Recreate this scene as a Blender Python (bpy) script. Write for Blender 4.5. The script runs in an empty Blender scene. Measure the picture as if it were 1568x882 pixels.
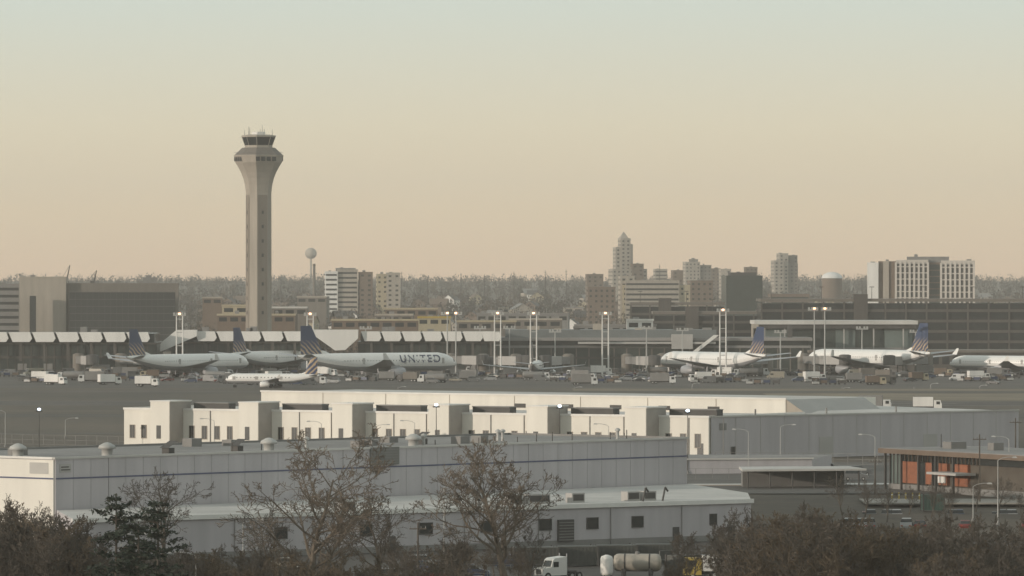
import bpy, math, random
import numpy as np
from mathutils import Vector, Matrix
R=random.Random(7)
F=8711.0; H=36.0
sc=bpy.context.scene
def gx(x,d): return (x-784)/F*d
def gd(y,z=0.0): return (H-z)*F/(y-430.0)
def W(x,y): 
    d=gd(y); return (gx(x,d),d)
TP=[(-400,30),(0,30),(150,26),(300,16),(450,6),(560,0),(640,-2.5),(860,-2.5),(960,0),(3300,0),(5000,9),(7000,24),(8000,28.5),(12000,30),(60000,30)]
def T(d): return float(np.interp(d,[a for a,b in TP],[b for a,b in TP]))
def zat(y,d): return H-(y-430.0)/F*d
# ---------------------------------------------------------------- materials
MC={}
def M(name,col,rough=.8,var=.12,scale=.4,metal=0.0,streak=0.0,emit=None,bump=0.0,big=0.03):
    if name in MC: return MC[name]
    m=bpy.data.materials.new(name); m.use_nodes=True
    nt=m.node_tree; N=nt.nodes; L=nt.links
    b=N['Principled BSDF']; b.inputs['Roughness'].default_value=rough; b.inputs['Metallic'].default_value=metal
    tc=N.new('ShaderNodeTexCoord')
    n1=N.new('ShaderNodeTexNoise'); n1.inputs['Scale'].default_value=scale; n1.inputs['Detail'].default_value=5
    n2=N.new('ShaderNodeTexNoise'); n2.inputs['Scale'].default_value=big; n2.inputs['Detail'].default_value=3
    L.new(tc.outputs['Object'],n2.inputs['Vector'])
    if streak:
        mp=N.new('ShaderNodeMapping'); mp.inputs['Scale'].default_value=(1,1,streak)
        L.new(tc.outputs['Object'],mp.inputs['Vector']); L.new(mp.outputs[0],n1.inputs['Vector'])
    else: L.new(tc.outputs['Object'],n1.inputs['Vector'])
    ad=N.new('ShaderNodeMath'); ad.operation='ADD'; L.new(n1.outputs['Fac'],ad.inputs[0]); L.new(n2.outputs['Fac'],ad.inputs[1])
    r=N.new('ShaderNodeMapRange'); r.inputs[1].default_value=.7; r.inputs[2].default_value=1.3
    L.new(ad.outputs[0],r.inputs[0])
    mx=N.new('ShaderNodeMix'); mx.data_type='RGBA'
    c=np.array(col,float)
    mx.inputs['A'].default_value=(*np.clip(c*(1-var),0,1),1); mx.inputs['B'].default_value=(*np.clip(c*(1+var),0,1),1)
    L.new(r.outputs[0],mx.inputs['Factor']); L.new(mx.outputs['Result'],b.inputs['Base Color'])
    if emit:
        b.inputs['Emission Color'].default_value=(*emit[:3],1); b.inputs['Emission Strength'].default_value=emit[3]
    MC[name]=m; return m
white=M('white_paint',(.70,.67,.63),.6,.1,.3,streak=.15)
cream=M('cream_wall',(.72,.68,.61),.8,.1,.35,streak=.12)
greyw=M('grey_metal_wall',(.43,.40,.408),.65,.12,.5,streak=.08)
greyd=M('dark_grey_trim',(.065,.06,.056),.7,.2)
greym=M('mid_grey',(.20,.19,.18),.7,.15)
concrete=M('concrete',(.35,.305,.255),.85,.14,.5,streak=.12)
concd=M('concrete_dark',(.16,.14,.12),.85,.14,.5,streak=.12)
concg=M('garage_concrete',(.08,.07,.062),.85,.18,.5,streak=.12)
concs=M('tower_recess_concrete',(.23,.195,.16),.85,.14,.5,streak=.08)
haz=M('weathered_grey_paint',(.38,.36,.34),.8,.1,.2)
hotelw=M('hotel_precast',(.52,.47,.42),.8,.1,.2)
sphm=M('haze_faded_tan',(.36,.31,.25),.8,.1,.2)  # water tower tan near the sky tone, distance haze put into the colour
glass=M('dark_glass',(.022,.024,.024),.25,.2,.8)
glassg=M('green_glass',(.032,.040,.035),.3,.3,.3)
roofl=M('pale_roof',(.50,.475,.445),.9,.16,.15)
roofg=M('grey_roof',(.23,.215,.205),.9,.2,.2)
bluest=M('blue_stripe',(.075,.085,.15),.6,.1)
brown=M('brown_wall',(.15,.108,.08),.85,.15,.4)
tan=M('tan_wall',(.38,.32,.22),.85,.12,.4)
yel=M('yellow_paint',(.42,.30,.06),.6,.1)
red=M('red_paint',(.30,.05,.03),.5,.1)
orange=M('orange_brick',(.27,.10,.052),.85,.25,1.2)
teal=M('teal_panel',(.12,.145,.135),.5,.2,.3)
tire=M('tyre_rubber',(.02,.02,.02),.9,.1)
chrome=M('steel',(.35,.35,.36),.4,.1,metal=.7)
lampoff=M('lamp_housing',(.40,.39,.37),.5,.1)
lampon=M('lamp_lit_cool',(.9,.95,1),.5,.02,emit=(.7,.85,1,4))
lampwarm=M('lamp_lit_warm',(1,.85,.7),.5,.02,emit=(1,.5,.26,3.2))
bark=M('bark',(.088,.072,.057),.9,.25,2)
bark2=M('bark_light',(.135,.108,.082),.9,.25,2)
bark3=M('bark_ochre',(.108,.080,.052),.9,.25,2)
needle=M('pine_needles',(.018,.028,.016),.8,.4,1.5)
acw=M('aircraft_white',(.76,.735,.70),.35,.03,.2)
acg=M('aircraft_grey',(.33,.33,.34),.4,.04,.2)
acw2=M('wing_grey',(.32,.32,.33),.45,.08,.3)
navy=M('navy_paint',(.022,.035,.085),.4,.08)
def finmat():
    m=bpy.data.materials.new('fin_livery'); m.use_nodes=True; N=m.node_tree.nodes; L=m.node_tree.links; b=N['Principled BSDF']; b.inputs['Roughness'].default_value=.4
    tc=N.new('ShaderNodeTexCoord'); sp=N.new('ShaderNodeSeparateXYZ'); L.new(tc.outputs['Object'],sp.inputs[0])
    w=N.new('ShaderNodeTexWave'); w.inputs['Scale'].default_value=.36; w.inputs['Distortion'].default_value=3.5; w.bands_direction='DIAGONAL'; L.new(tc.outputs['Object'],w.inputs['Vector'])
    gt=N.new('ShaderNodeMath'); gt.operation='GREATER_THAN'; gt.inputs[1].default_value=.6; L.new(w.outputs['Fac'],gt.inputs[0])
    mr=N.new('ShaderNodeMapRange'); mr.inputs[1].default_value=14; mr.inputs[2].default_value=11.0; L.new(sp.outputs[2],mr.inputs[0])
    mu=N.new('ShaderNodeMath'); mu.operation='MULTIPLY'; L.new(gt.outputs[0],mu.inputs[0]); L.new(mr.outputs[0],mu.inputs[1])
    mx=N.new('ShaderNodeMix'); mx.data_type='RGBA'; mx.inputs['A'].default_value=(.022,.042,.105,1); mx.inputs['B'].default_value=(.42,.30,.19,1)
    L.new(mu.outputs[0],mx.inputs['Factor']); L.new(mx.outputs['Result'],b.inputs['Base Color']); return m
finm=finmat()
# ---------------------------------------------------------------- mesh builder
class MB:
    def __init__(s): s.parts={}; s.cur='body'
    def p(s,n): s.cur=n; return s
    def add(s,vs,fs,mat,smooth=False):
        P=s.parts.setdefault(s.cur,dict(v=[],f=[],m=[],s=[],mats=[]))
        if mat not in P['mats']: P['mats'].append(mat)
        mi=P['mats'].index(mat); o=len(P['v'])
        P['v'].extend([tuple(v) for v in vs]); P['f'].extend([tuple(i+o for i in f) for f in fs]); P['m'].extend([mi]*len(fs)); P['s'].extend([smooth]*len(fs))
        return s
    def box(s,x0,x1,y0,y1,z0,z1,mat):
        return s.prism([(x0,y0),(x1,y0),(x1,y1),(x0,y1)],z0,z1,mat)
    def prism(s,pts,z0,z1,mat,top=None):
        n=len(pts); a=sum(pts[i][0]*pts[(i+1)%n][1]-pts[(i+1)%n][0]*pts[i][1] for i in range(n))
        if a<0: pts=pts[::-1]
        v=[(x,y,z0) for x,y in pts]+[(x,y,z1) for x,y in pts]
        f=[(i,(i+1)%n,n+(i+1)%n,n+i) for i in range(n)]+[tuple(range(n))[::-1]]
        s.add(v,f,mat); s.add(v[n:],[tuple(range(n))],top or mat); return s
    def frust(s,x0,x1,y0,y1,z0,X0,X1,Y0,Y1,z1,mat):
        v=[(x0,y0,z0),(x1,y0,z0),(x1,y1,z0),(x0,y1,z0),(X0,Y0,z1),(X1,Y0,z1),(X1,Y1,z1),(X0,Y1,z1)]
        return s.add(v,[(3,2,1,0),(4,5,6,7),(0,1,5,4),(1,2,6,5),(2,3,7,6),(3,0,4,7)],mat)
    def xz(s,pts,y0,y1,mat):
        n=len(pts); a=sum(pts[i][0]*pts[(i+1)%n][1]-pts[(i+1)%n][0]*pts[i][1] for i in range(n))
        if a<0: pts=pts[::-1]
        v=[(x,y0,z) for x,z in pts]+[(x,y1,z) for x,z in pts]
        f=[(i,(i+1)%n,n+(i+1)%n,n+i)[::-1] for i in range(n)]+[tuple(range(n)),tuple(range(n,2*n))[::-1]]
        return s.add(v,f,mat)
    def rings(s,rings,mat,smooth=True,caps=True):
        n=len(rings[0]); v=[p for r in rings for p in r]; f=[]
        for k in range(len(rings)-1):
            for i in range(n):
                f.append((k*n+i,k*n+(i+1)%n,(k+1)*n+(i+1)%n,(k+1)*n+i))
        s.add(v,f,mat,smooth)
        if caps:
            s.add(rings[0],[tuple(range(n))[::-1]],mat); s.add(rings[-1],[tuple(range(n))],mat)
        return s
    def tube(s,p0,p1,r0,r1,n,mat,smooth=True,caps=True):
        p0=Vector(p0);p1=Vector(p1);d=(p1-p0).normalized()
        a=d.orthogonal().normalized(); b=d.cross(a)
        rr=[[tuple(c+(a*math.cos(t)+b*math.sin(t))*r) for t in [2*math.pi*i/n for i in range(n)]] for c,r in((p0,r0),(p1,r1))]
        return s.rings(rr,mat,smooth,caps)
    def lathe(s,cx,cy,prof,n,mat,smooth=True,rot=0):
        rr=[[(cx+r*math.cos(rot+2*math.pi*i/n),cy+r*math.sin(rot+2*math.pi*i/n),z) for i in range(n)] for r,z in prof]
        return s.rings(rr,mat,smooth)
    def win(s,xc,zc,w,h,y=0,gm=None,fm=None,fr=.09):
        gm=gm or glass; fm=fm or greym
        s.box(xc-w/2,xc+w/2,y-.03,y+.1,zc-h/2,zc+h/2,gm)
        s.box(xc-w/2-fr,xc+w/2+fr,y-.12,y+.05,zc+h/2,zc+h/2+fr,fm); s.box(xc-w/2-fr,xc+w/2+fr,y-.18,y+.05,zc-h/2-fr,zc-h/2,fm)
        s.box(xc-w/2-fr,xc-w/2,y-.1,y+.05,zc-h/2,zc+h/2,fm); s.box(xc+w/2,xc+w/2+fr,y-.1,y+.05,zc-h/2,zc+h/2,fm)
        return s
    def meshes(s,name):
        out=[]
        for pn,P in s.parts.items():
            me=bpy.data.meshes.new(name+'_'+pn); me.from_pydata(P['v'],[],P['f'])
            for m in P['mats']: me.materials.append(m)
            me.polygons.foreach_set('material_index',P['m']); me.polygons.foreach_set('use_smooth',P['s']); me.update()
            out.append((pn,me))
        return out
def place(meshes,name,loc,rz=0,scale=1):
    if len(meshes)==1:
        o=bpy.data.objects.new(name,meshes[0][1]); sc.collection.objects.link(o); root=o
    else:
        root=bpy.data.objects.new(name,None); sc.collection.objects.link(root)
        for pn,me in meshes:
            c=bpy.data.objects.new(pn,me); sc.collection.objects.link(c); c.parent=root
    root.location=loc; root.rotation_euler=(0,0,rz)
    root.scale=(scale,)*3 if not isinstance(scale,tuple) else scale
    return root
def fin(mb,name,loc=(0,0,0),rz=0,scale=1): return place(mb.meshes(name),name,loc,rz,scale)
def wallframe(A,B): return (A[0],A[1],0),math.atan2(B[1]-A[1],B[0]-A[0]),math.dist(A,B)
# ---------------------------------------------------------------- terrain
def ground():
    ys=sorted(set(list(range(-400,1100,25))+list(range(1100,3300,200))+list(range(3300,9000,150))+[9500,12000,20000,40000,60000]))
    xs=[-60000,-20000,-8000,-3000,-1500]+list(range(-1000,1001,50))+[1500,3000,8000,20000,60000]
    v=[(x,y,T(y)+(0.0 if y<3400 else 2.5*math.sin(x*.004+y*.002)*min(1,(y-3400)/1500))) for y in ys for x in xs]
    nx=len(xs); f=[(j*nx+i,j*nx+i+1,(j+1)*nx+i+1,(j+1)*nx+i) for j in range(len(ys)-1) for i in range(nx-1)]
    m=bpy.data.materials.new('dry_ground'); m.use_nodes=True; N=m.node_tree.nodes; L=m.node_tree.links; b=N['Principled BSDF']; b.inputs['Roughness'].default_value=.95
    tc=N.new('ShaderNodeTexCoord'); mp=N.new('ShaderNodeMapping'); mp.inputs['Scale'].default_value=(.012,.004,1); L.new(tc.outputs['Object'],mp.inputs[0])
    n1=N.new('ShaderNodeTexNoise'); n1.inputs['Scale'].default_value=1; n1.inputs['Detail'].default_value=9; n1.inputs['Roughness'].default_value=.65; L.new(mp.outputs[0],n1.inputs[0])
    n2=N.new('ShaderNodeTexNoise'); n2.inputs['Scale'].default_value=.35; n2.inputs['Detail'].default_value=4; L.new(tc.outputs['Object'],n2.inputs[0])
    ad=N.new('ShaderNodeMath'); ad.operation='MULTIPLY_ADD'; ad.inputs[1].default_value=.35; L.new(n2.outputs[0],ad.inputs[0]); L.new(n1.outputs[0],ad.inputs[2])
    cr=N.new('ShaderNodeValToRGB'); e=cr.color_ramp.elements; e[0].position=.5; e[0].color=(.050,.040,.029,1); e[1].position=.85; e[1].color=(.115,.088,.060,1)
    L.new(ad.outputs[0],cr.inputs[0]); L.new(cr.outputs[0],b.inputs['Base Color'])
    me=bpy.data.meshes.new('ground'); me.from_pydata(v,[],f); me.materials.append(m)
    o=bpy.data.objects.new('ground',me); sc.collection.objects.link(o)
ground()
asphalt=M('asphalt',(.055,.047,.040),.9,.25,.05,big=.01)
apronm=M('apron_concrete',(.072,.060,.050),.9,.28,.04,big=.012)
runm=M('runway_asphalt',(.068,.056,.046),.9,.25,.04,big=.01)
grassm=M('dry_grass',(.17,.135,.09),.95,.28,.05,big=.012)
linew=M('marking_white',(.42,.40,.37),.8,.15,1)
liney=M('marking_yellow',(.30,.23,.08),.8,.15,1)
def strip(name,y0,y1,x0,x1,z,mat,sl=-.03):
    mb=MB(); mb.add([(x0,y0+sl*x0,z),(x1,y0+sl*x1,z),(x1,y1+sl*x1,z),(x0,y1+sl*x0,z)],[(0,1,2,3)],mat); return fin(mb,name)
strip('apron',1905,2700,-700,700,.04,apronm)
strip('taxiway',1830,1860,-700,700,.04,runm)
strip('grass',1862,1900,20,700,.045,grassm)
strip('runway',1640,1700,-700,700,.04,runm)
strip('grass',1710,1822,80,700,.05,grassm)
strip('grass',1560,1575,-700,-60,.05,M('worn_grass',(.11,.09,.062),.95,.28,.05))
strip('taxiway',1500,1530,-700,700,.04,asphalt)
strip('service_road',1330,1342,-700,700,.04,runm)
mb=MB()
for yy in (1642,1697): mb.add([(x,yy-.03*x+dy,.06) for x,dy in((-700,0),(700,0),(700,.9),(-700,.9))],[(0,1,2,3)],linew)
for k in range(-12,13): x=k*50; mb.add([(x,1669-.03*x,.06),(x+30,1669-.03*(x+30),.06),(x+30,1669.9-.03*(x+30),.06),(x,1669.9-.03*x,.06)],[(0,1,2,3)],linew)
for yy in (1515,1845,1925,1990): mb.add([(x,yy-.03*x+dy,.06) for x,dy in((-700,0),(700,0),(700,.5),(-700,.5))],[(0,1,2,3)],liney)
fin(mb,'pavement_markings')
mb=MB(); mb.add([(-200,690,-2.46),(200,690,-2.46),(200,858,-2.46),(-200,858,-2.46)],[(0,1,2,3)],asphalt); fin(mb,'yard_pavement')
mb=MB(); mb.add([(-300,962,.03),(300,962,.03),(300,1128,.03),(-300,1128,.03)],[(0,1,2,3)],M('lot_asphalt',(.085,.076,.067),.9,.2,.05)); fin(mb,'parking_lot')
mb=MB(); mb.add([(gx(1040,1000),1000,.06),(130,1012,.06),(130,1019,.06),(gx(1040,1000),1007,.06)],[(0,1,2,3)],roofl); mb.box(gx(1040,1000),130,999.6,999.9,.03,.16,concrete); fin(mb,'concrete_road')
mb=MB()
for k in range(22):
    x=56+k*2.8; mb.box(x,x+.12,795,800.5,-2.46,-2.45,linew)
fin(mb,'parking_markings')
# ---------------------------------------------------------------- control tower
def ctower():
    mb=MB()
    def ring(w,z,ch=.32):
        h=w/2; c=h*ch*1.6
        return [(h,-h+c,z),(h,h-c,z),(h-c,h,z),(-h+c,h,z),(-h,h-c,z),(-h,-h+c,z),(-h+c,-h,z),(h-c,-h,z)]
    mb.p('shaft'); prof=[(10,0),(9.8,20),(9.5,69),(9.7,73),(10.4,76.3),(11.6,79),(13.4,81.5),(15.8,84),(17.6,85.6)]
    mb.rings([ring(w,z) for w,z in prof],concrete,False)
    mb.p('lobby_band'); mb.rings([ring(17.6,85.6),ring(18.6,88.2)],concrete,False); mb.rings([ring(18.9,88.2),ring(18.9,88.7)],concrete,False)
    for k in range(4):
        a=k*math.pi/2
        for t in (-3.6,-1.2,1.2,3.6):
            c,s_=math.cos(a),math.sin(a); q=[]
            for dx,dz in((-.9,86.1),(.9,86.1),(.9,87.9),(-.9,87.9)): q.append((c*(9.32)-s_*(t+dx),s_*9.32+c*(t+dx),dz))
            mb.add(q,[(0,1,2,3)],glass if k%2 else greyd)
    mb.p('skirt_roof'); mb.rings([ring(18.4,88.7),ring(12.5,91.8)],concd,False)
    mb.p('neck'); mb.rings([ring(10.6,91.8),ring(10.4,92.8)],concrete,False)
    mb.p('cab_glass'); mb.rings([ring(10.2,92.8),ring(12.4,96.2)],glass,False)
    mb.p('cab_mullions')
    for r0,r1 in zip(ring(10.4,92.8),ring(12.6,96.2)): mb.tube(r0,r1,.12,.12,4,concrete)
    mb.p('cab_roof'); mb.rings([ring(13.0,96.2),ring(13.1,96.9),ring(8,97.3)],concrete,False); mb.rings([ring(5,97.2),ring(5,98.5)],white,False)
    mb.p('antennas')
    for x,y,h in((-5,-3,3),(5,-3,2.2),(-3,4,3.5),(2,1,4),(4,4,2.6),(-5.5,2,2),(0,-2,2.5)): mb.tube((x,y,97.0),(x,y,97.3+h),.13,.07,5,greym)
    mb.p('rail')
    rr=ring(18.5,89.8)
    for i in range(8): mb.tube(rr[i],rr[(i+1)%8],.07,.07,4,greym)
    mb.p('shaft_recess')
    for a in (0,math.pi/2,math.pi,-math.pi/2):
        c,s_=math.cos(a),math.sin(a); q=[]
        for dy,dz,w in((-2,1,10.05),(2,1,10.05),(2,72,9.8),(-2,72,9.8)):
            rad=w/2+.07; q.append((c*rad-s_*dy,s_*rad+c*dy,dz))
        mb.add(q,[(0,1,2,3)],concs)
        for z in range(22,70,6):
            q=[]
            for dy,dz in((-.45,z),(.45,z),(.45,z+1.4),(-.45,z+1.4)): q.append((c*5.15-s_*dy,s_*5.15+c*dy,dz))
            mb.add(q,[(0,1,2,3)],greyd)
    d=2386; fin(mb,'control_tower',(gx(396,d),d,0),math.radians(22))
ctower()
# ---------------------------------------------------------------- generic blocks
def block(mb,x0,x1,y0,y1,z0,z1,wall,fl=3.5,style='grid',bay=4.0,gm=None,roof=None):
    gm=gm or glass
    mb.p('walls'); mb.prism([(x0,y0),(x1,y0),(x1,y1),(x0,y1)],z0,z1,wall,roof or roofg)
    mb.p('parapet'); t=.35
    mb.box(x0-.1,x1+.1,y0-.1,y0+t,z1,z1+.8,wall); mb.box(x0-.1,x1+.1,y1-t,y1+.1,z1,z1+.8,wall); mb.box(x0-.1,x0+t,y0+t,y1-t,z1,z1+.8,wall); mb.box(x1-t,x1+.1,y0+t,y1-t,z1,z1+.8,wall)
    mb.p('windows'); n=int((z1-z0-1)/fl)
    for k in range(n):
        zc=z1-1.9-k*fl
        if style=='bands':
            mb.box(x0+.6,x1-.6,y0-.06,y0+.1,zc-.7,zc+.7,gm); mb.box(x0-.06,x0+.1,y0+.6,y1-.6,zc-.7,zc+.7,gm); mb.box(x1-.1,x1+.06,y0+.6,y1-.6,zc-.7,zc+.7,gm)
        elif style=='glass':
            mb.box(x0+.2,x1-.2,y0-.06,y0+.1,zc-1.5,zc+1.5,gm); mb.box(x0-.06,x0+.1,y0+.2,y1-.2,zc-1.5,zc+1.5,gm)
        elif style=='grid':
            m=max(1,int((x1-x0)/bay)); bw=(x1-x0)/m
            for i in range(m): 
                if R.random()<.9: mb.box(x0+(i+.3)*bw,x0+(i+.7)*bw,y0-.06,y0+.1,zc-.75,zc+.75,gm)
            m=max(1,int((y1-y0)/bay)); bw=(y1-y0)/m
            for i in range(m): mb.box(x0-.06,x0+.1,y0+(i+.3)*bw,y0+(i+.7)*bw,zc-.75,zc+.75,gm)
    if style=='fins':
        mb.box(x0+.6,x1-.6,y0-.05,y0+.1,z0+1,z1-1.5,greyd); m=int((x1-x0)/bay); bw=(x1-x0)/m
        mb.p('fins')
        for i in range(m+1): mb.box(x0+i*bw-.6,x0+i*bw+.6,y0-.8,y0-.03,z0,z1-.6,wall)
        mb.p('spandrels')
        for k in range(n): mb.box(x0+.4,x1-.4,y0-.3,y0-.02,z1-3.5-k*fl,z1-2.8-k*fl,wall)
    mb.p('rooftop_units')
    for k in range(max(1,int((x1-x0)/14))):
        ux=R.uniform(x0+1.5,max(x0+1.6,x1-4)); uy=R.uniform(y0+1.5,max(y0+1.6,y1-4)); w=R.uniform(1.5,3); mb.box(ux,ux+w,uy,uy+w,z1,z1+R.uniform(1.2,2.4),greym)
def SB(name,parts,d,rz=0.0,spire=None):
    xs=[p[0] for p in parts]+[p[1] for p in parts]; c=(min(xs)+max(xs))/2
    mb=MB(); s=F/d
    for (x0,x1,yt,wall,style,dep,yo,gm) in parts:
        block(mb,(x0-c)/s,(x1-c)/s,yo,yo+dep,T(d)-3,zat(yt,d),wall,3.6,style,3.6 if style!='fins' else 2.6,gm)
    if spire:
        x,y0,y1,w=spire; X=(x-c)/s; mb.p('spire'); mb.frust(X-w,X+w,3,3+2*w,zat(y0,d),X-.3,X+.3,3+w-.3,3+w+.3,zat(y1,d),concrete)
    return fin(mb,name,(gx(c,d),d,0),rz)
g=None
SB('hotel_building',[(1328,1345,404,white,'none',16,0,g),(1345,1372,402,brown,'none',16,2,g),(1352,1361,402,concrete,'none',16,1,g),(1372,1421,400,hotelw,'fins',16,0,g),(1421,1441,404,brown,'glass',15,3,glassg),(1441,1491,401,hotelw,'fins',16,0,g),(1388,1452,395,greym,'none',6,8,g)],3300,math.radians(-6))
ob=SB('office_building',[(30,101,426,concrete,'none',40,0,g),(101,273,436,concd,'none',38,4,g),(-60,30,437,greym,'bands',38,6,g),(218,240,427,greym,'none',8,12,g)],2900,math.radians(3))
mb=MB(); s=F/2897; w=(268-106)/s; z1=zat(447,2897); mb.p('glass'); mb.box(0,w,0,.6,0,z1,glass); mb.p('transoms')
for k in range(8): mb.box(0,w,-.12,0,z1-.3-k*3.6,z1-k*3.6,greyd)
mb.p('mullions')
for i in range(int(w/3)): mb.box(i*3,i*3+.12,-.1,-.01,0,z1,greyd)
mb.p('stair_slot'); q=(46-106)/s; mb.box(q,q+3.2,-4.2,-1,0,z1-2,glass)
o=fin(mb,'curtain_wall',(gx(106,2895),2895.0,0),math.radians(3)); bpy.context.view_layer.update(); o.parent=ob; o.matrix_parent_inverse=ob.matrix_world.inverted()
SB('courthouse_tower',[(943,951,380,concrete,'grid',12,2,g),(951,966,366,concrete,'grid',13,1,g),(965,970,376,concrete,'none',12,2,g),(936,990,413,concrete,'grid',18,-4,g),(966,984,405,brown,'grid',14,-6,g)],5200,.2,(957.5,366,355,4.2))
SB('apartment_building',[(953,1057,438,tan,'grid',18,0,g),(957,1040,431,concrete,'bands',15,-2,g),(950,972,424,concrete,'grid',16,2,g)],4000,.08)
SB('apartment_building',[(1057,1092,431,brown,'grid',18,0,g)],4100,.1)
SB('office_tower',[(1112,1168,424,glassg,'glass',20,0,glassg),(1120,1160,419,greyd,'none',10,4,g)],3500,.12)
SB('high_rise',[(1185,1200,400,concrete,'grid',14,0,g),(1192,1224,405,concd,'grid',16,4,g),(1194,1208,389,concrete,'grid',12,2,g),(1212,1224,392,concd,'grid',10,6,g)],5600,.2)
SB('high_rise',[(1049,1072,402,concrete,'grid',16,0,g),(1072,1090,407,concd,'grid',14,2,g),(1090,1104,412,brown,'grid',14,2,g),(1058,1070,398,concd,'none',8,5,g)],5900,.15)
SB('high_rise',[(1142,1160,410,brown,'grid',14,0,g)],5500,.1)
SB('high_rise',[(1003,1022,413,concrete,'bands',14,0,g)],5600,.1)
SB('high_rise',[(899,924,421,brown,'grid',14,0,g)],5000,.1)
SB('high_rise',[(1104,1120,413,concrete,'grid',14,0,g),(1030,1046,415,brown,'grid',14,0,g)],5300,.1)
SB('medical_building',[(498,517,417,white,'bands',16,0,g),(517,548,414,concrete,'bands',16,2,g),(550,571,418,brown,'grid',16,3,g),(515,545,412,greym,'none',8,8,g)],4200,.06)
SB('medical_building',[(577,594,421,tan,'grid',16,2,g),(592,613,419,concrete,'grid',16,0,g)],4300,.06)
SB('brick_office_building',[(900,942,441,brown,'grid',16,0,g),(1180,1240,452,brown,'bands',16,0,g)],3900,.06)
mb=MB(); d=5000; z0=zat(426,d); mb.p('drum'); mb.lathe(0,0,[(9,T(d)-2),(9,z0)],20,brown)
mb.p('dome'); mb.lathe(0,0,[(9.4,z0),(8.8,z0+1.8),(7,z0+3.6),(4,z0+5),(.2,z0+5.6)],20,white); fin(mb,'domed_arena',(gx(1274,d),d,0))
mb=MB(); d=8200; zc=zat(388,d); mb.p('stem'); mb.lathe(0,0,[(5,T(d)-2),(1.6,T(d)+8),(1.4,zc-8)],12,sphm)
mb.p('tank'); mb.lathe(0,0,[(.3,zc-8)]+[(8.6*math.cos(a),zc+8*math.sin(a)) for a in [math.radians(t) for t in range(-75,90,15)]]+[(.1,zc+8)],18,sphm)
fin(mb,'water_tower',(gx(476,d),d,0))
mb=MB(); d=4500; mb.lathe(0,0,[(1.4,T(d)-1),(1.0,zat(404,d))],12,concd); mb.lathe(0,0,[(1.2,zat(407,d)),(1.2,zat(405,d))],12,brown); fin(mb,'chimney_stack',(gx(481,d),d,0))
for x,yt in((787,416),(835,414),(867,413),(706,418),(655,424),(615,416),(430,422),(742,420),(1320,420),(1010,405)):
    d=4600; mb=MB(); mb.p('mast'); mb.tube((0,0,T(d)-1),(0,0,zat(yt,d)),.5,.2,5,greyd); mb.p('braces')
    for k in range(3): z=zat(yt+3+4*k,d); mb.tube((-1,0,z),(1,0,z),.15,.15,4,greyd)
    fin(mb,'radio_mast',(gx(x,d),d,0))
for x,yt,dx in((101,406,6),(143,414,5)):
    d=3050; s=F/d; mb=MB(); zt=zat(yt,d); mb.p('cab'); mb.box(-1.5,1.5,-1.5,1.5,33,36,greyd); mb.p('jib'); mb.tube((0,0,34),(dx/s,0,zt),.45,.25,5,greyd); mb.p('tower'); mb.tube((0,0,0),(0,0,35),.8,.8,4,greyd)
    mb.p('cable'); mb.tube((-3,0,36),(dx/s,0,zt),.12,.12,4,greyd); fin(mb,'construction_crane',(gx(x,d),d,0))
def shed(x0,x1,yt,d,wall,roof=None,dep=25,name='warehouse',bands=True):
    mb=MB(); s=F/d; w=(x1-x0)/s; z1=zat(yt,d); z0=T(d)-1
    mb.p('walls'); mb.prism([(0,0),(w,0),(w,dep),(0,dep)],z0,z1,wall,roof or roofl)
    mb.p('fascia'); mb.box(-.3,w+.3,-.4,-.01,z1-.7,z1+.2,roof or white)
    if bands:
        mb.p('windows'); n=max(2,int(w/5))
        for i in range(n): mb.box((i+.15)*w/n,(i+.85)*w/n,-.08,.1,z1-3.4,z1-1.5,glass)
        mb.p('doors')
        for i in range(max(1,n//3)): mb.box((i*3+.3)*w/n,(i*3+.3)*w/n+3,-.1,.1,z0,z0+4.5,greym)
    mb.p('rooftop_units')
    for i in range(max(1,int(w/12))): ux=R.uniform(1,max(1.2,w-4)); mb.box(ux,ux+R.uniform(1,3),3,6,z1,z1+R.uniform(.8,1.8),greym)
    return fin(mb,name,(gx(x0,d),d,0),R.uniform(-.05,.05))
shed(590,670,472,3000,brown,tan); shed(333,452,481,2650,brown,tan); shed(340,380,467,2750,tan,tan); shed(400,470,470,2800,concd,roofl)
shed(508,640,489,2600,brown,tan); shed(575,632,481,2640,concd,concrete); shed(730,870,480,2900,greym,greym); shed(700,790,491,2600,concd,tan)
shed(880,1005,497,2500,greym,greym); shed(780,860,488,2700,concd,concrete,12); shed(310,340,455,3300,brown,concrete); shed(455,500,454,3600,concd,concrete)
shed(640,690,485,2750,tan,yel,10); shed(960,1000,489,2480,white,white,12)
hm=[]
for k,(wc,rc) in enumerate(((white,greyd),(tan,brown),(brown,greyd),(concrete,greym),(brown,brown))):
    mb=MB(); w,dp,h=9+k,11,6; mb.p('walls'); mb.box(-w/2,w/2,-dp/2,dp/2,-2,h,wc)
    mb.add([(-w/2,-dp/2-.01,h),(w/2,-dp/2-.01,h),(0,-dp/2-.01,h+3.4)],[(0,1,2)],wc)
    mb.p('roof'); e=.5
    mb.add([(-w/2-e,-dp/2-e,h-.3),(0,-dp/2-e,h+3.6),(0,dp/2+e,h+3.6),(-w/2-e,dp/2+e,h-.3),(w/2+e,-dp/2-e,h-.3),(w/2+e,dp/2+e,h-.3)],[(0,1,2,3),(1,4,5,2)],rc)
    mb.p('windows')
    for x in (-w/4,w/4):
        for z in (1.6,4.4): mb.win(x,z,1.1,1.5,-dp/2,glass,white)
    mb.p('chimney'); mb.box(1.5,2.3,1,1.8,h,h+4.5,brown)
    hm.append(mb.meshes('house'))
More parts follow.
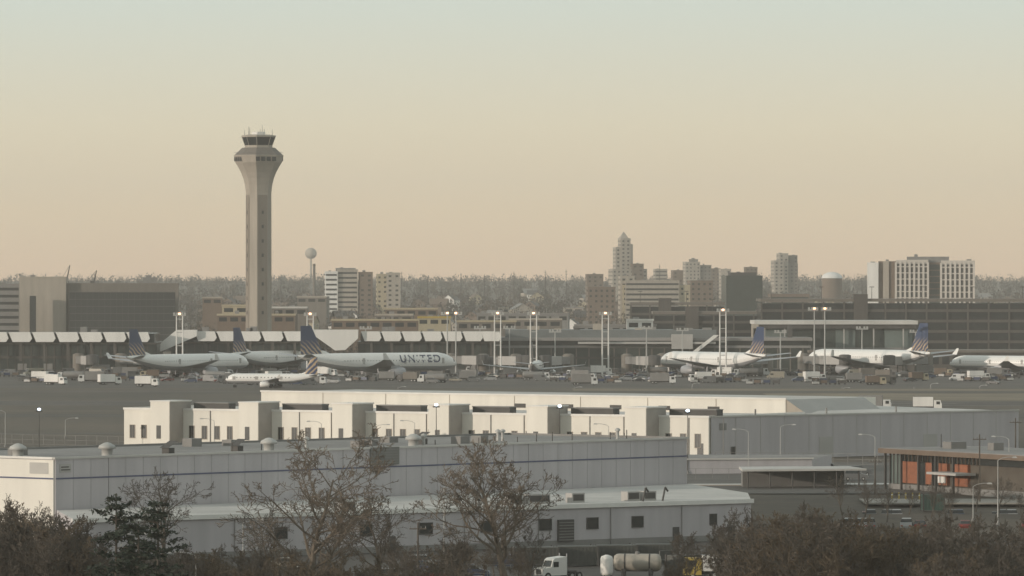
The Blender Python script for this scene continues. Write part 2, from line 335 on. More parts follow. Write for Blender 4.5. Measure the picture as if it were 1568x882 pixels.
for i in range(150):
    d=R.uniform(3350,5800); x=R.uniform(-.1,.1)*d; place(hm[R.choice([0,1,2,2,3,4,4])],'house',(x,d,T(d)+R.uniform(0,2.0)),R.choice([0,1.57])+R.uniform(-.4,.4),R.uniform(.8,1.3))
for i in range(18):
    d=R.uniform(3300,5600); x=R.uniform(280,1320); shed(x,x+R.uniform(15,40),430+(H-(T(d)+R.uniform(8,12)))*F/d,d,R.choice([concd,tan,brown,concrete]),R.choice([concrete,roofg,tan]))
# ---------------------------------------------------------------- distant trees
def distant():
    rg=np.random.default_rng(3); V=[];C=[]
    def clump(cx,cy,cz,w,h,n,sz,col):
        u=rg.normal(size=(n,3)); u/=np.linalg.norm(u,axis=1)[:,None]; r=rg.random(n)**.45
        p=u*r[:,None]*np.array([w/2,w/2,h/2])+np.array([cx,cy,cz+h*.55])
        a=rg.normal(size=(n,3))*sz*np.array([.45,.45,1.1]); b=rg.normal(size=(n,3))*sz*np.array([.7,.7,.35])
        q=np.stack([p-a,p+b,p+a,p-b],1); V.append(q.reshape(-1,3)); c=np.repeat(col[None,:],n*4,0)*(rg.uniform(.75,1.25,(n,1)).repeat(4,0)); C.append(c)
    cols=[np.array([.055,.042,.031]),np.array([.04,.032,.025]),np.array([.078,.058,.039]),np.array([.036,.036,.025]),np.array([.052,.042,.036])]
    def tr(x,d,sc_=1.0):
        h=rg.uniform(8,15)*sc_; w=h*rg.uniform(.6,1.0); z=T(d)
        n=int(75 if d<4500 else 45); clump(x,d,z,w,h,n,(.42 if d<4500 else .75),cols[rg.integers(5)])
        V.append(np.array([[x-.3,d,z-1],[x+.3,d,z-1],[x+.15,d,z+h*.6],[x-.15,d,z+h*.6]])); C.append(np.repeat(cols[1][None],4,0))
    for i in range(4200):
        d=rg.uniform(3320,8200); tr(rg.uniform(-.115,.115)*d,d,1.0 if d<7000 else 1.15)
    for i in range(620):
        d=rg.uniform(2480,3250); x=rg.uniform(280,1150); tr(gx(x,d),d,.85)
    for i in range(500):
        d=rg.uniform(7800,8300); tr(rg.uniform(-.115,.115)*d,d,1.3)
    V_=np.concatenate(V); C_=np.concatenate(C); n=len(V_)//4
    me=bpy.data.meshes.new('distant_trees'); me.vertices.add(len(V_)); me.vertices.foreach_set('co',V_.ravel().astype(np.float32))
    me.loops.add(n*4); me.loops.foreach_set('vertex_index',np.arange(n*4,dtype=np.int32)); me.polygons.add(n); me.polygons.foreach_set('loop_start',np.arange(0,n*4,4,dtype=np.int32)); me.update(calc_edges=True)
    at=me.color_attributes.new('Col','FLOAT_COLOR','POINT'); cc=np.ones((len(C_),4),np.float32); cc[:,:3]=C_; at.data.foreach_set('color',cc.ravel())
    m=bpy.data.materials.new('winter_crowns'); m.use_nodes=True; N=m.node_tree.nodes; a=N.new('ShaderNodeVertexColor'); a.layer_name='Col'; m.node_tree.links.new(a.outputs[0],N['Principled BSDF'].inputs['Base Color']); N['Principled BSDF'].inputs['Roughness'].default_value=.95
    me.materials.append(m); o=bpy.data.objects.new('distant_trees',me); sc.collection.objects.link(o)
distant()
# ---------------------------------------------------------------- parking garage
def garage(x0,x1,yt,d,nl,dep=50,rz=0):
    mb=MB(); s=F/d; w=(x1-x0)/s; zt=zat(yt,d); fh=zt/nl
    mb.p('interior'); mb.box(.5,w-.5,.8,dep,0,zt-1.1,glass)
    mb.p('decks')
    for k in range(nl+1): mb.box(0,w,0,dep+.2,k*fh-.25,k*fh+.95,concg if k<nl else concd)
    mb.p('columns')
    for i in range(int(w/9)+1): mb.box(i*9,i*9+.7,-.12,.75,0,zt-.3,concg)
    mb.p('stair_tower'); mb.box(w*.3,w*.3+6,-1,5,0,zt+3,concg)
    mb.p('rooftop_lights')
    for i in range(int(w/22)): mb.tube((i*22+5,10,zt),(i*22+5,10,zt+6),.15,.1,5,greyd); mb.box(i*22+4,i*22+6,9.8,10.2,zt+6,zt+6.3,greyd)
    return fin(mb,'parking_garage',(gx(x0,d),d,0),rz)
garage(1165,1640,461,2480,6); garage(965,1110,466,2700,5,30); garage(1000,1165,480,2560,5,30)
# ---------------------------------------------------------------- terminal
def umbrella(mb,x,w,z0,z1):
    mb.xz([(x-w*.49,z1),(x+w*.40,z1),(x+w*.49,z0+(z1-z0)*.35),(x+w*.38,z0),(x-w*.32,z0)],-6,-5.2,white)
    mb.frust(x-w*.30,x+w*.36,-5.1,6,z0+.02,x-w*.47,x+w*.39,-5.1,8,z1-.05,haz)
    mb.box(x-.5,x+.5,-4.6,-3.6,5,z0+.05,concg)
def concourse(x0,x1,cents,pitch,d=2200,rz=0,name='terminal_concourse',big=None):
    s=F/d; mb=MB(); w=(x1-x0)/s
    mb.p('hall'); mb.box(0,w,0,40,0,12.2,glassg)
    mb.p('upper_glazing'); mb.box(1,w-1,1.2,36,12.2,15.6,glass)
    mb.p('slabs'); mb.box(-.3,w+.3,-1.2,41,11.4,12.1,concd); mb.box(-.3,w+.3,-.7,41,6.0,6.9,concg); mb.box(-.2,w+.2,-.3,41,0,1.6,concg)
    mb.p('mullions')
    for i in range(int(w/3)+1): mb.box(i*3,i*3+.35,-.3,.1,1.6,11.4,concg)
    mb.p('roof_shells')
    for c in cents: umbrella(mb,(c-x0)/s,pitch/s*1.02,12.4,16.2)
    mb.p('service_doors')
    for i in range(int(w/10)): mb.box(i*10+2,i*10+5.5,-.2,.1,.2,4,R.choice([greym,concd,greyd]))
    mb.p('rooftop_units')
    for i in range(int(w/16)): u=R.uniform(2,w-5); mb.box(u,u+2.5,10,14,14.6,R.uniform(17,18.5),greym)
    if big:
        mb.p('wing_shell')
        for bx,sgn in big:
            u=(bx-x0)/s
            if sgn<0: pts=[(u-9,8.5),(u-6.5,7.8),(u+9,14.4),(u+9,16.8),(u+1,16.8)]
            else: pts=[(u-9,16.9),(u+9,16.9),(u+9,13.5),(u+4,9),(u,8.8),(u-9,15.2)]
            mb.xz(pts,-8,-3,white)
    return fin(mb,name,(gx(x0,d),d,0),rz)
concourse(-60,240,[-40,-3,33,69,105,141,177,213],36,2200,0)
concourse(262,480,[316,350,384,418,452],34,2230,0,big=[(268,-1)])
concourse(548,768,[569,600,631,662,693,724,752],31,2230,0,big=[(514,1)])
def satellite():
    d=2260; s=F/d; x0,x1=766,1240; mb=MB(); w=(x1-x0)/s; bg=M('bluegrey_metal',(.13,.14,.14),.6,.15)
    mb.p('hall'); mb.box(0,w,0,40,0,10,glassg); mb.p('roof'); mb.box(-1,w+1,-1.5,41,12.2,13.4,roofg); mb.box(2,w*.7,5,35,13.4,16.5,bg)
    mb.p('clerestory'); mb.box(.5,w-.5,.6,39,10,12.2,glass)
    mb.p('slabs'); mb.box(-.4,w+.4,-1,41,9.3,10.3,greym); mb.box(-.2,w+.2,-.6,41,5,5.8,concg)
    mb.p('columns')
    for i in range(int(w/5)+1): mb.box(i*5,i*5+.5,-.4,.2,0,9.3,concd)
    mb.p('canopy'); mb.box((885-x0)/s,(1095-x0)/s,-6,-1.1,11,11.8,haz)
    mb.p('stair_wing'); mb.xz([((1060-x0)/s,8),((1068-x0)/s,8),((1100-x0)/s,14.5),((1092-x0)/s,14.5)],-7,-5.5,white); mb.box((1028-x0)/s,(1060-x0)/s,-6.5,-1.2,9,14.8,haz)
    mb.p('rooftop_units')
    for i in range(14): u=R.uniform(2,w-6); mb.box(u,u+R.uniform(1.5,5),6,12,13.4,R.uniform(17,19),R.choice([greym,concrete,greyd]))
    fin(mb,'satellite_terminal',(gx(x0,d),d,0))
    mb=MB(); d=2300; s=F/d; w=(1405-1155)/s; zt=zat(491,d)
    mb.p('glass_hall'); mb.box(1,w-1,2,40,0,zt-3.2,glassg); mb.p('roof'); mb.box(0,w,-2,42,zt-1.5,zt,roofl); mb.p('soffit'); mb.box(.6,w-.6,-1,41,zt-3.2,zt-1.5,greyd)
    mb.p('panels')
    for a,b_ in((.02,.2),(.5,.62),(.8,.97)): mb.box(w*a,w*b_,1.6,2.2,9,zt-3.3,teal)
    mb.p('columns')
    for i in range(int(w/12)+1): mb.box(i*12,i*12+.5,-.5,.3,0,zt-3.2,haz)
    mb.p('slabs'); mb.box(0,w,1,40.5,8,9,greym)
    fin(mb,'terminal_hall',(gx(1155,d),d,0))
    mb=MB(); mb.p('podium'); mb.box(0,120,0,30,0,8,concg); mb.p('slabs'); mb.box(-.5,120,-.8,30,7.6,8.6,concd); mb.p('windows')
    for i in range(28): mb.box(2+i*4.2,4.8+i*4.2,-.1,.1,3,6,glass)
    fin(mb,'terminal_annex',(gx(1240,2250),2250,0))
satellite()
def jetbridge(x,y,rz,L=26):
    mb=MB(); mb.p('tunnel'); mb.box(0,L*.55,-1.4,1.4,4.2,7,greym); mb.box(L*.5,L,-1.7,1.7,4.0,7.3,haz); mb.p('cab'); mb.lathe(L+1.3,0,[(2.4,4),(2.4,7.6),(1.5,7.9)],10,greyd)
    mb.p('legs'); mb.tube((L*.75,-1.2,0),(L*.75,-1.2,4.1),.25,.25,6,greyd); mb.tube((L*.75,1.2,0),(L*.75,1.2,4.1),.25,.25,6,greyd); mb.box(L*.75-1,L*.75+1,-1.8,1.8,.2,1,greyd)
    mb.p('rotunda'); mb.lathe(0,0,[(2.2,0),(2.2,7.6),(1.2,8.1)],12,concd)
    X,Y=W(x,y); fin(mb,'jet_bridge',(X,Y,0),rz)
for x,y,a in((330,573,-1.9),(690,573,-1.1),(740,574,-1.0),(790,574,-1.4),(870,574,-1.9),(960,574,-1.2),(1015,573,-1.4),(1175,574,-2.2),(1230,573,-1.0),(1420,574,-2.2),(120,573,-1.3),(185,573,-1.0),(520,573,-1.5)): jetbridge(x,y,a)
def flood(x,yt,double=True,d=2130,lit=True):
    mb=MB(); zt=zat(yt,d); mb.p('poles')
    o=1.15 if double else 0
    for sx in ((-o,o) if double else (0,)): mb.tube((sx,0,0),(sx,0,zt-.3),.34,.2,6,white if double else lampoff)
    mb.p('rungs')
    if double:
        for k in range(5): z=zt-2-k*5; mb.box(-o,o,-.12,.12,z,z+.3,lampoff)
    mb.p('platform'); mb.box(-2.4,2.4,-.5,.5,zt-.6,zt-.2,lampoff)
    mb.p('lamps')
    for k in (-2,-.9,.9,2): mb.box(k-.35,k+.35,-.7,-.1,zt-.15,zt+.6,lampoff)
    if lit: mb.box(-.45,.45,-.8,-.2,zt-.15,zt+.5,lampwarm)
    fin(mb,'apron_floodlight',(gx(x,d),d,0))
for x,yt in((275,481),(475,481),(685,480),(698,480),(762,480),(817,480),(927,480),(1107,475),(1247,473),(1263,473)): flood(x,yt,x not in(685,698,1247,1263))
for i in range(9):
    x=[560,735,780,850,990,1045,1195,1320,1402][i]; flood(x,R.uniform(498,508),False,2240,False)
# ---------------------------------------------------------------- aircraft
def airliner(name,L,Rf,span,fh,titles=False):
    mb=MB(); zc=Rf+Rf*.85; n=24
    st=[(0,.03,-.28),(.008,.25,-.25),(.02,.45,-.2),(.035,.62,-.14),(.055,.78,-.08),(.08,.91,-.03),(.12,1,0),(.2,1,0),(.35,1,0),(.5,1,0),(.66,1,0),(.74,.92,.07),(.82,.75,.22),(.89,.54,.40),(.95,.33,.56),(1,.1,.68)]
    V=[];mb.p('fuselage')
    for t,r,zo in st:
        V.append([(L/2-t*L,Rf*r*math.cos(a),zc+zo*Rf+Rf*r*math.sin(a)) for a in [2*math.pi*i/n for i in range(n)]])
    fl={'w':[],'g':[],'c':[]}; vv=[p for r in V for p in r]
    for k in range(len(st)-1):
        for i in range(n):
            f=(k*n+i,(k)*n+(i+1)%n,(k+1)*n+(i+1)%n,(k+1)*n+i)[::-1]; am=360*(i+.5)/n
            key='g' if 205<am<335 and k<14 else 'w'
            if k==2 and 15<am<165 : key='c'
            fl[key].append(f)
    mb.add(vv,fl['w'],acw,True); mb.add(vv,fl['g'],acg,True); mb.add(vv,fl['c'],glass,True)
    mb.p('cabin_windows')
    m=int(L*.62/1.15)
    for s_ in (-1,1):
        for i in range(m):
            x=L*.36-i*1.15; y=s_*Rf*.985; mb.box(x,x+.32,y-.05,y+.05,zc+.10*Rf,zc+.10*Rf+.35,greym)
        for t in (.12,.36,.62): 
            x=L/2-t*L; y=s_*Rf*.98; mb.box(x,x+1.0,y-.06,y+.06,zc-.2*Rf,zc+.42*Rf,haz)
    def section(x,y,z,c,th,vert=False):
        pr=[(0,0),(.12,.5),(.4,.6),(1,0),(.4,-.6 if vert else -.4),(.12,-.5 if vert else -.35)]
        return [(x-u*c,y+(w*th if vert else 0),z+(0 if vert else w*th)) for u,w in pr]
    for s_ in (-1,1):
        mb.p('wing_port' if s_>0 else 'wing_starboard')
        hs=span/2; r=[]
        for q,ch in((0,.2),(.32,.135),(.7,.08),(1,.04)):
            r.append(section(L*.115-q*hs*math.tan(math.radians(32)),s_*(Rf*.4+q*(hs-Rf*.4)),zc-.62*Rf+q*hs*.105,L*ch,L*ch*.11))
        mb.rings(r,acw2,False)
        tx_,ty,tz=r[-1][0]
        mb.rings([section(tx_,ty,tz,L*.04,.25),section(tx_-L*.03,ty+s_*.5,tz+L*.035,L*.018,.12)],acw,False)
        mb.p('engine_port' if s_>0 else 'engine_starboard')
        er=Rf*.56; ex=L*.115-.3*hs*.62+L*.055; ey=s_*hs*.33; ez=zc-.62*Rf-er*.95
        prof=[(0,.86),(.03,1),(.25,1.08),(.6,.98),(.85,.72),(1.0,.5)]; EL=L*.095
        mb.rings([[(ex-t*EL,ey+er*q*math.cos(a),ez+er*q*math.sin(a)) for a in [2*math.pi*i/16 for i in range(16)]][::-1] for t,q in prof],acg if L>50 else acw,True)
        mb.add([(ex+.02,ey+er*.8*math.cos(a),ez+er*.8*math.sin(a)) for a in [2*math.pi*i/16 for i in range(16)]],[tuple(range(16))],greyd)
        mb.box(ex-EL*.9,ex-EL*.3,ey-.2,ey+.2,ez+er*.8,ez+er*1.45,acg)
        mb.p('tailplane')
        mb.rings([section(-L*.385,s_*Rf*.3,zc+.55*Rf,L*.09,L*.009),section(-L*.385-span*.17*.7,s_*span*.175,zc+.55*Rf+span*.02,L*.035,L*.004)],acg,False)
        mb.p('main_gear')
        for gxx in (-.9,.9): mb.tube((-L*.035+gxx,s_*Rf*1.5-.5,.65),(-L*.035+gxx,s_*Rf*1.5+.5,.65),.65,.65,12,tire)
        mb.tube((-L*.035,s_*Rf*1.5,.7),(-L*.035,s_*Rf*1.4,zc-.6*Rf),.22,.22,6,chrome)
    mb.p('nose_gear'); mb.tube((L*.4,-.45,.5),(L*.4,.45,.5),.5,.5,12,tire); mb.tube((L*.4,0,.5),(L*.41,0,zc-.9*Rf),.15,.15,6,chrome)
    mb.p('belly_fairing'); mb.rings([[(L*x,Rf*.85*q*math.cos(a),zc-.55*Rf+Rf*.62*q*math.sin(a)) for a in [2*math.pi*i/12 for i in range(12)]][::-1] for x,q in((.14,.2),(.10,.9),(0,1.05),(-.08,.9),(-.13,.2))],acg,True)
    mb.p('fin')
    mb.rings([section(-L*.33,0,zc+.62*Rf,L*.15,.5,True),section(-L*.415,0,fh,L*.065,.22,True)],finm,False)
    mb.rings([section(-L*.27,0,zc+.7*Rf,L*.1,.3,True),section(-L*.345,0,zc+1.3*Rf,L*.05,.2,True)],acw,False)
    ms=mb.meshes(name)
    if titles:
        cu=bpy.data.curves.new('airline_titles','FONT'); cu.body='UNITED'; cu.size=3.9; cu.space_character=1.25; cu.offset=.05
        to=bpy.data.objects.new('tmp',cu); sc.collection.objects.link(to); dg=bpy.context.evaluated_depsgraph_get(); tm=bpy.data.meshes.new_from_object(to.evaluated_get(dg))
        bpy.data.objects.remove(to)
        for v in tm.vertices:
            a=-.05+v.co.y/Rf; x=L*.115+v.co.x; v.co=(x,-(Rf+.16)*math.cos(a),zc+(Rf+.16)*math.sin(a))
        tm.materials.clear(); tm.materials.append(navy); ms.append(('airline_titles',tm))
    return ms
big=airliner('wide_body_airliner',64,3.2,61,18.8); bigT=airliner('wide_body_airliner_t',64,3.2,61,18.8,True); mid=airliner('narrow_body_airliner',45,2.1,38,13.2); reg=airliner('regional_jet',31,1.6,26,9.8)
def AP(ms,name,x,y,hd,scl=1): X,Y=W(x,y); place(ms,name,(X,Y,.05),math.radians(hd),scl)
AP(big,'wide_body_airliner',288,578,46,.96); AP(big,'wide_body_airliner',432,571,52,.95); AP(bigT,'wide_body_airliner',578,580,30,1.04)
AP(reg,'regional_jet',417,594,168,1.05); AP(mid,'narrow_body_airliner',820,577,86,1.0)
AP(big,'wide_body_airliner',1092,576,126,1.0); AP(big,'wide_body_airliner',1330,574,130,1.06); AP(big,'wide_body_airliner',1548,575,148,.82)
AP(reg,'business_jet',1247,637,166,.5)
# ---------------------------------------------------------------- vehicles
def wheels(mb,xs,w,r):
    mb.p('wheels')
    for x in xs:
        for s_ in(-1,1): mb.tube((x,s_*w/2-.12*s_,r),(x,s_*w/2+.06*s_,r),r,r,12,tire); mb.tube((x,s_*w/2+.06*s_,r),(x,s_*w/2+.08*s_,r),r*.5,r*.5,8,lampoff)
def car(col,suv=False):
    mb=MB(); h=.25 if suv else 0; w=.9
    mb.p('body'); mb.xz([(-2.25,.35),(2.25,.35),(2.3,.6),(2.15,.85+h*.6),(1.1,1.0+h),(-2.1,1.02+h),(-2.3,.7)],-w,w,col)
    x0,x1=(-2.0,-1.7) if suv else (-1.75,-1.05)
    mb.p('windows'); zt=1.45+h*1.4; zb=1.0+h
    mb.add([(x0,-w+.04,zb),(1.05,-w+.04,zb),(1.05,w-.04,zb),(x0,w-.04,zb),(x1,-w+.2,zt),(.3,-w+.2,zt),(.3,w-.2,zt),(x1,w-.2,zt)],[(3,2,1,0),(0,1,5,4),(1,2,6,5),(2,3,7,6),(3,0,4,7)],glass)
    mb.p('roof'); mb.frust(x1-.05,.33,-w+.18,w-.18,zt-.02,x1+.1,.2,-w+.26,w-.26,zt+.07,col); mb.box(-.4,-.3,-w+.02,w-.02,zb,zb+.1,col)
    mb.p('lights'); mb.box(2.2,2.32,-.8,-.45,.6,.78,lampoff); mb.box(2.2,2.32,.45,.8,.6,.78,lampoff); mb.box(-2.33,-2.2,-.8,-.5,.65,.85,red); mb.box(-2.33,-2.2,.5,.8,.65,.85,red)
    wheels(mb,(-1.4,1.4),1.7,.34); return mb.meshes('car')
def van(col,L=5.6,Hh=2.4):
    mb=MB(); mb.p('body'); mb.xz([(-L/2,.4),(L/2,.4),(L/2,1.1),(L/2-.8,1.35),(L/2-1.5,Hh),(-L/2,Hh)],-1,1,col)
    mb.p('windows'); mb.add([(L/2-.78,-.9,1.4),(L/2-.78,.9,1.4),(L/2-1.42,.85,Hh-.15),(L/2-1.42,-.85,Hh-.15)],[(0,1,2,3)],glass)
    for s_ in(-1,1): mb.box(L/2-2.5,L/2-1.4,s_*1.0-.03,s_*1.0+.03,1.4,2.0,glass)
    mb.p('lights'); mb.box(L/2-.05,L/2+.05,-.85,-.5,.8,1,lampoff); mb.box(L/2-.05,L/2+.05,.5,.85,.8,1,lampoff)
    wheels(mb,(-L/2+1,L/2-1),1.9,.4); return mb.meshes('van')
def truck(cab,boxc,L=8,hb=3.6):
    mb=MB(); mb.p('cab'); mb.xz([(L/2-2.2,.5),(L/2,.5),(L/2,1.6),(L/2-.35,2.7),(L/2-2.2,2.7)],-1.15,1.15,cab); mb.p('windows'); mb.add([(L/2+.02,-1,1.65),(L/2+.02,1,1.65),(L/2-.31,1,2.55),(L/2-.31,-1,2.55)],[(0,1,2,3)],glass)
    for s_ in(-1,1): mb.box(L/2-1.5,L/2-.5,s_*1.15-.03,s_*1.15+.03,1.6,2.4,glass)
    mb.p('cargo_box'); mb.box(-L/2,L/2-2.4,-1.25,1.25,1.0,hb,boxc); mb.p('chassis'); mb.box(-L/2,L/2-.2,-.5,.5,.55,.98,greyd)
    wheels(mb,(-L/2+1,-L/2+2.1,L/2-1.1),2.1,.48); return mb.meshes('box_truck')
def carts():
    mb=MB(); mb.p('tug'); mb.box(4,6.3,-.8,.8,.3,1.0,lampoff); mb.box(4.1,5,-.75,.75,1.0,1.9,greyd); wheels(mb,(4.4,5.8),1.4,.3); mb.p('carts')
    for k in range(3):
        x=2.4-k*3.3; mb.box(x-1.3,x+1.3,-.75,.75,.45,.6,greyd); mb.box(x-1.3,x+1.3,-.75,.75,1.95,2.05,greym); mb.box(x-1.2,x+1.2,-.6,.6,.6,1.5,R.choice([navy,greyd,brown]))
        for a in(-1.2,1.2):
            for b in(-.7,.7): mb.box(x+a-.04,x+a+.04,b-.04,b+.04,.6,1.95,greyd)
            for b in(-.7,.7): mb.tube((x+a*.8,b,.22),(x+a*.8,b+.1,.22),.22,.22,8,tire)
    return mb.meshes('baggage_cart_train')
def tankertruck(cab=white,tank=chrome):
    mb=MB(); mb.p('cab'); mb.xz([(3,.5),(5.4,.5),(5.4,1.5),(4.9,1.7),(4.6,2.9),(3,2.9)],-1.2,1.2,cab); mb.p('windows'); mb.add([(4.92,-1.05,1.75),(4.92,1.05,1.75),(4.66,1.05,2.75),(4.66,-1.05,2.75)],[(0,1,2,3)],glass); 
    for s_ in(-1,1): mb.box(3.7,4.5,s_*1.2-.03,s_*1.2+.03,1.7,2.5,glass)
    mb.p('tank'); mb.rings([[(x,1.2*q*math.cos(a),2.1+1.1*q*math.sin(a)) for a in [2*math.pi*i/18 for i in range(18)]][::-1] for x,q in((2.8,.5),(2.6,.95),(2.2,1),(-4.2,1),(-4.7,.95),(-4.9,.5))],tank); mb.p('chassis'); mb.box(-4.8,5,-.5,.5,.6,1.0,greyd); wheels(mb,(-4,-2.8,4.2),2.1,.5); return mb.meshes('tanker_truck')
def tractor(col):
    mb=MB(); mb.p('cab'); mb.xz([(.2,.6),(2.9,.6),(2.95,1.55),(1.6,1.75),(1.25,2.75),(.9,3.0),(-1.0,3.2),(-1.0,.6)],-1.15,1.15,col); mb.p('windows'); mb.add([(1.62,-1,1.8),(1.62,1,1.8),(1.3,.95,2.65),(1.3,-.95,2.65)],[(0,1,2,3)],glass)
    for s_ in(-1,1): mb.box(.35,1.2,s_*1.15-.03,s_*1.15+.03,1.75,2.5,glass); mb.tube((-1.1,s_*.95,.8),(-1.1,s_*.95,3.6),.09,.09,8,chrome)
    mb.p('grille'); mb.box(2.93,3.02,-.6,.6,.8,1.5,greyd); mb.box(2.9,3.15,-1.1,1.1,.45,.7,chrome); mb.p('frame'); mb.box(-3.6,-1.0,-.5,.5,.7,1.0,greyd); mb.box(-2.9,-1.7,-.7,.7,1.0,1.2,greyd); wheels(mb,(-3.1,-1.9,2.1),2.2,.52); return mb.meshes('semi_truck')
cp=[M('car_paint_%s'%n,c,.35,.05) for n,c in(('white',(.56,.55,.53)),('silver',(.28,.28,.28)),('black',(.03,.03,.033)),('grey',(.12,.12,.12)),('red',(.16,.03,.025)),('blue',(.04,.055,.10)),('beige',(.27,.24,.19)))]
cars=[car(c,i%2==1) for i,c in enumerate(cp)]; vans=[van(cp[0]),van(cp[3]),van(cp[6],6.5,2.7)]; trucks=[truck(white,white),truck(cp[0],greym,9,3.9),truck(tan,brown,7,3.2),truck(cp[3],greym,8,3.4),truck(greyd,concd,8,3.4)]; cart=carts(); tk=tankertruck(cp[0],greym)
for i in range(300):
    x=R.uniform(-10,1580); y=R.choice([R.uniform(573,580),R.uniform(576,586),R.uniform(582,590)])
    if i>185: y=R.uniform(572,578)
    X,Y=W(x,y); k=R.random(); a=R.choice([0,math.pi])+R.uniform(-.5,.5)
    if k<.38: place(R.choice(cars),'car',(X,Y,.05),a)
    elif k<.48: place(R.choice(vans),'van',(X,Y,.05),a)
    elif k<.66: place(R.choice(trucks),'box_truck',(X,Y,.05),a)
    elif k<.95: place(cart,'baggage_cart_train',(X,Y,.05),a)
    else: place(tk,'fuel_truck',(X,Y,.05),a)
for x,y in((225,592),(1340,627),(1420,628),(1255,628),(480,589),(895,590),(1015,588)): X,Y=W(x,y); place(R.choice(trucks[:2]+vans),'service_truck',(X,Y,.05),R.uniform(-.2,.2))
# ---------------------------------------------------------------- cargo building (cream)
A=(gx(190,1215),1215); B=(gx(1085,1140),1140); loc,rz,LL=wallframe(A,B)
def tx(x):
    k=(x-784)/F; dx,dy=B[0]-A[0],B[1]-A[1]; t=(k*A[1]-A[0])/(dx-k*dy); return t*LL
def cargo():
    mb=MB(); hw=8.5
    mb.p('walls'); mb.prism([(0,0),(LL,0),(LL,40),(0,40)],0,hw,cream,roofl)
    mb.p('coping'); mb.box(-.15,LL+.15,-.15,.4,hw,hw+.45,white); mb.box(LL-.3,LL+.15,.4,40,hw,hw+.45,white); mb.box(-.15,.3,.4,40,hw,hw+.45,white)
    bl=[tx(x) for x in(251,386,529,676,826,976)]; 
    for i,u in enumerate(bl):
        mb.p('stair_block'); mb.prism([(u,-5),(u+4.9,-5),(u+4.9,3),(u,3)],0,10.4,cream,roofl); mb.p('block_side_shade'); mb.box(u+4.9,u+5.0,-4.95,2.9,0,10.3,M('side_shade_taupe',(.33,.30,.27),.8,.14)); mb.p('block_coping'); mb.box(u-.12,u+5.12,-5.12,3.1,10.4,10.65,white)  # thin taupe skin paints the shade on each block's right side
        mb.p('block_doors'); mb.box(u+1.6,u+2.7,-5.08,-4.9,2.6,5.4,glass)
        mb.p('roof_shadow_boxes'); mb.box(u+6,u+15+i%3,2.5,5,hw,hw+1.5,greyd); mb.box(u+6,u+15+i%3,2.3,5.2,hw+1.5,hw+1.7,greym)  # dark boxes stand in for the shadowed roof recess beside each block
    mb.p('windows'); ed=[0]+bl+[LL]
    for i in range(len(ed)-1):
        a=ed[i]+(5.6 if i else 1); b=ed[i+1]-.8
        if i==0: xs=[2.2,5.2]; 
        else:
            n=5 if b-a>12 else 3; xs=[a+(k+.5)*(b-a)/n for k in range(n)]
        for x in xs:
            mb.win(x,3.9,1.25,2.7,0,glass,concrete); mb.box(x-.05,x+.05,-.08,0,2.6,5.2,greym)
    mb.box(LL-2.6,LL-1.2,-.05,.1,0.6,3.4,glass); mb.p('downpipes')
    for u in bl: mb.tube((u+12,-.12,0),(u+12,-.12,hw),.09,.09,6,greym); mb.tube((u+20,-.12,0),(u+20,-.12,hw),.09,.09,6,greym)
    fin(mb,'cargo_building',loc,rz)
    A2=(gx(400,1281),1281);B2=(gx(1203,1197),1197); l2,r2,L2=wallframe(A2,B2); mb=MB()
    mb.p('walls'); mb.prism([(0,0),(L2,0),(L2,35),(0,35)],0,11,cream,roofl); mb.p('coping'); mb.box(-.2,L2+.2,-.2,.3,11,11.35,white); mb.p('seams')
    for i in range(1,8): mb.box(i*L2/8-.06,i*L2/8+.06,-.08,.05,7,10.95,concrete)
    mb.p('side_slope'); mb.add([(L2+.2,0,11),(L2+5,0,8.2),(L2+5,30,8.2),(L2+.2,30,11)],[(0,1,2,3)],haz); mb.add([(L2+.1,-.02,0),(L2+5,-.02,0),(L2+5,-.02,8.2),(L2+.2,-.02,11)],[(0,1,2,3)],concrete)
    mb.p('louvres'); 
    for i in range(5): mb.box(L2*(.5+i*.09),L2*(.5+i*.09)+3,-.1,.05,8.4,9.3,greyd)
    fin(mb,'hangar_building',l2,r2)
    mb=MB(); P=[(39.9,1140.3),(106.7,1198),(72,1262),(62,1178)]
    mb.p('walls'); mb.prism(P,0,8.6,greyw,roofl); l3,r3,L3=wallframe(P[0],P[1]); w=fin(mb,'grey_warehouse')
    mb=MB(); mb.p('trim'); mb.box(0,L3,-.15,.2,8.6,8.9,roofl)
    for i in range(1,13): mb.box(i*L3/13-.05,i*L3/13+.05,-.05,.1,0,8.6,haz)
    mb.win(6,1.5,1.1,2.2,0); mb.box(2.2,4.2,-.06,.1,6,7.4,greym); mb.box(30,34,-.06,.1,0,4.2,haz); mb.box(60,64,-.06,.1,0,4.2,haz)
    for k in range(3): mb.tube((15+k*20,3,8.6),(15+k*20,3,10),.2,.2,6,greym)
    o=fin(mb,'wall_trim',l3,r3); o.parent=w
    mb=MB(); d=1060
    mb.p('walls'); mb.prism([(0,0),(24,3),(32,30),(0,34)],0,2.6,greyw,roofg); mb.p('roof_lip'); mb.prism([(-.3,-.3),(24.3,2.7),(24.3,3.1),(-.3,.1)],2.61,2.9,roofl); fin(mb,'loading_dock_building',(gx(1052,d),d,0),.1)
    mb=MB(); mb.p('columns')
    for k in range(6): mb.tube((.6+k*3.9,.3+k*.95,0),(.6+k*3.9,.3+k*.95,3),.14,.14,6,greyd)
    mb.p('back_wall'); mb.prism([(0,8),(18,12),(18,17),(0,14)],0,3.0,greym,roofg); mb.p('canopy_roof'); mb.prism([(-.4,-.5),(21.4,4.5),(19,17.5),(-.4,14.5)],3.0,3.35,roofl)
    fin(mb,'garage_shed',(gx(1140,985),985,0),0)
cargo()
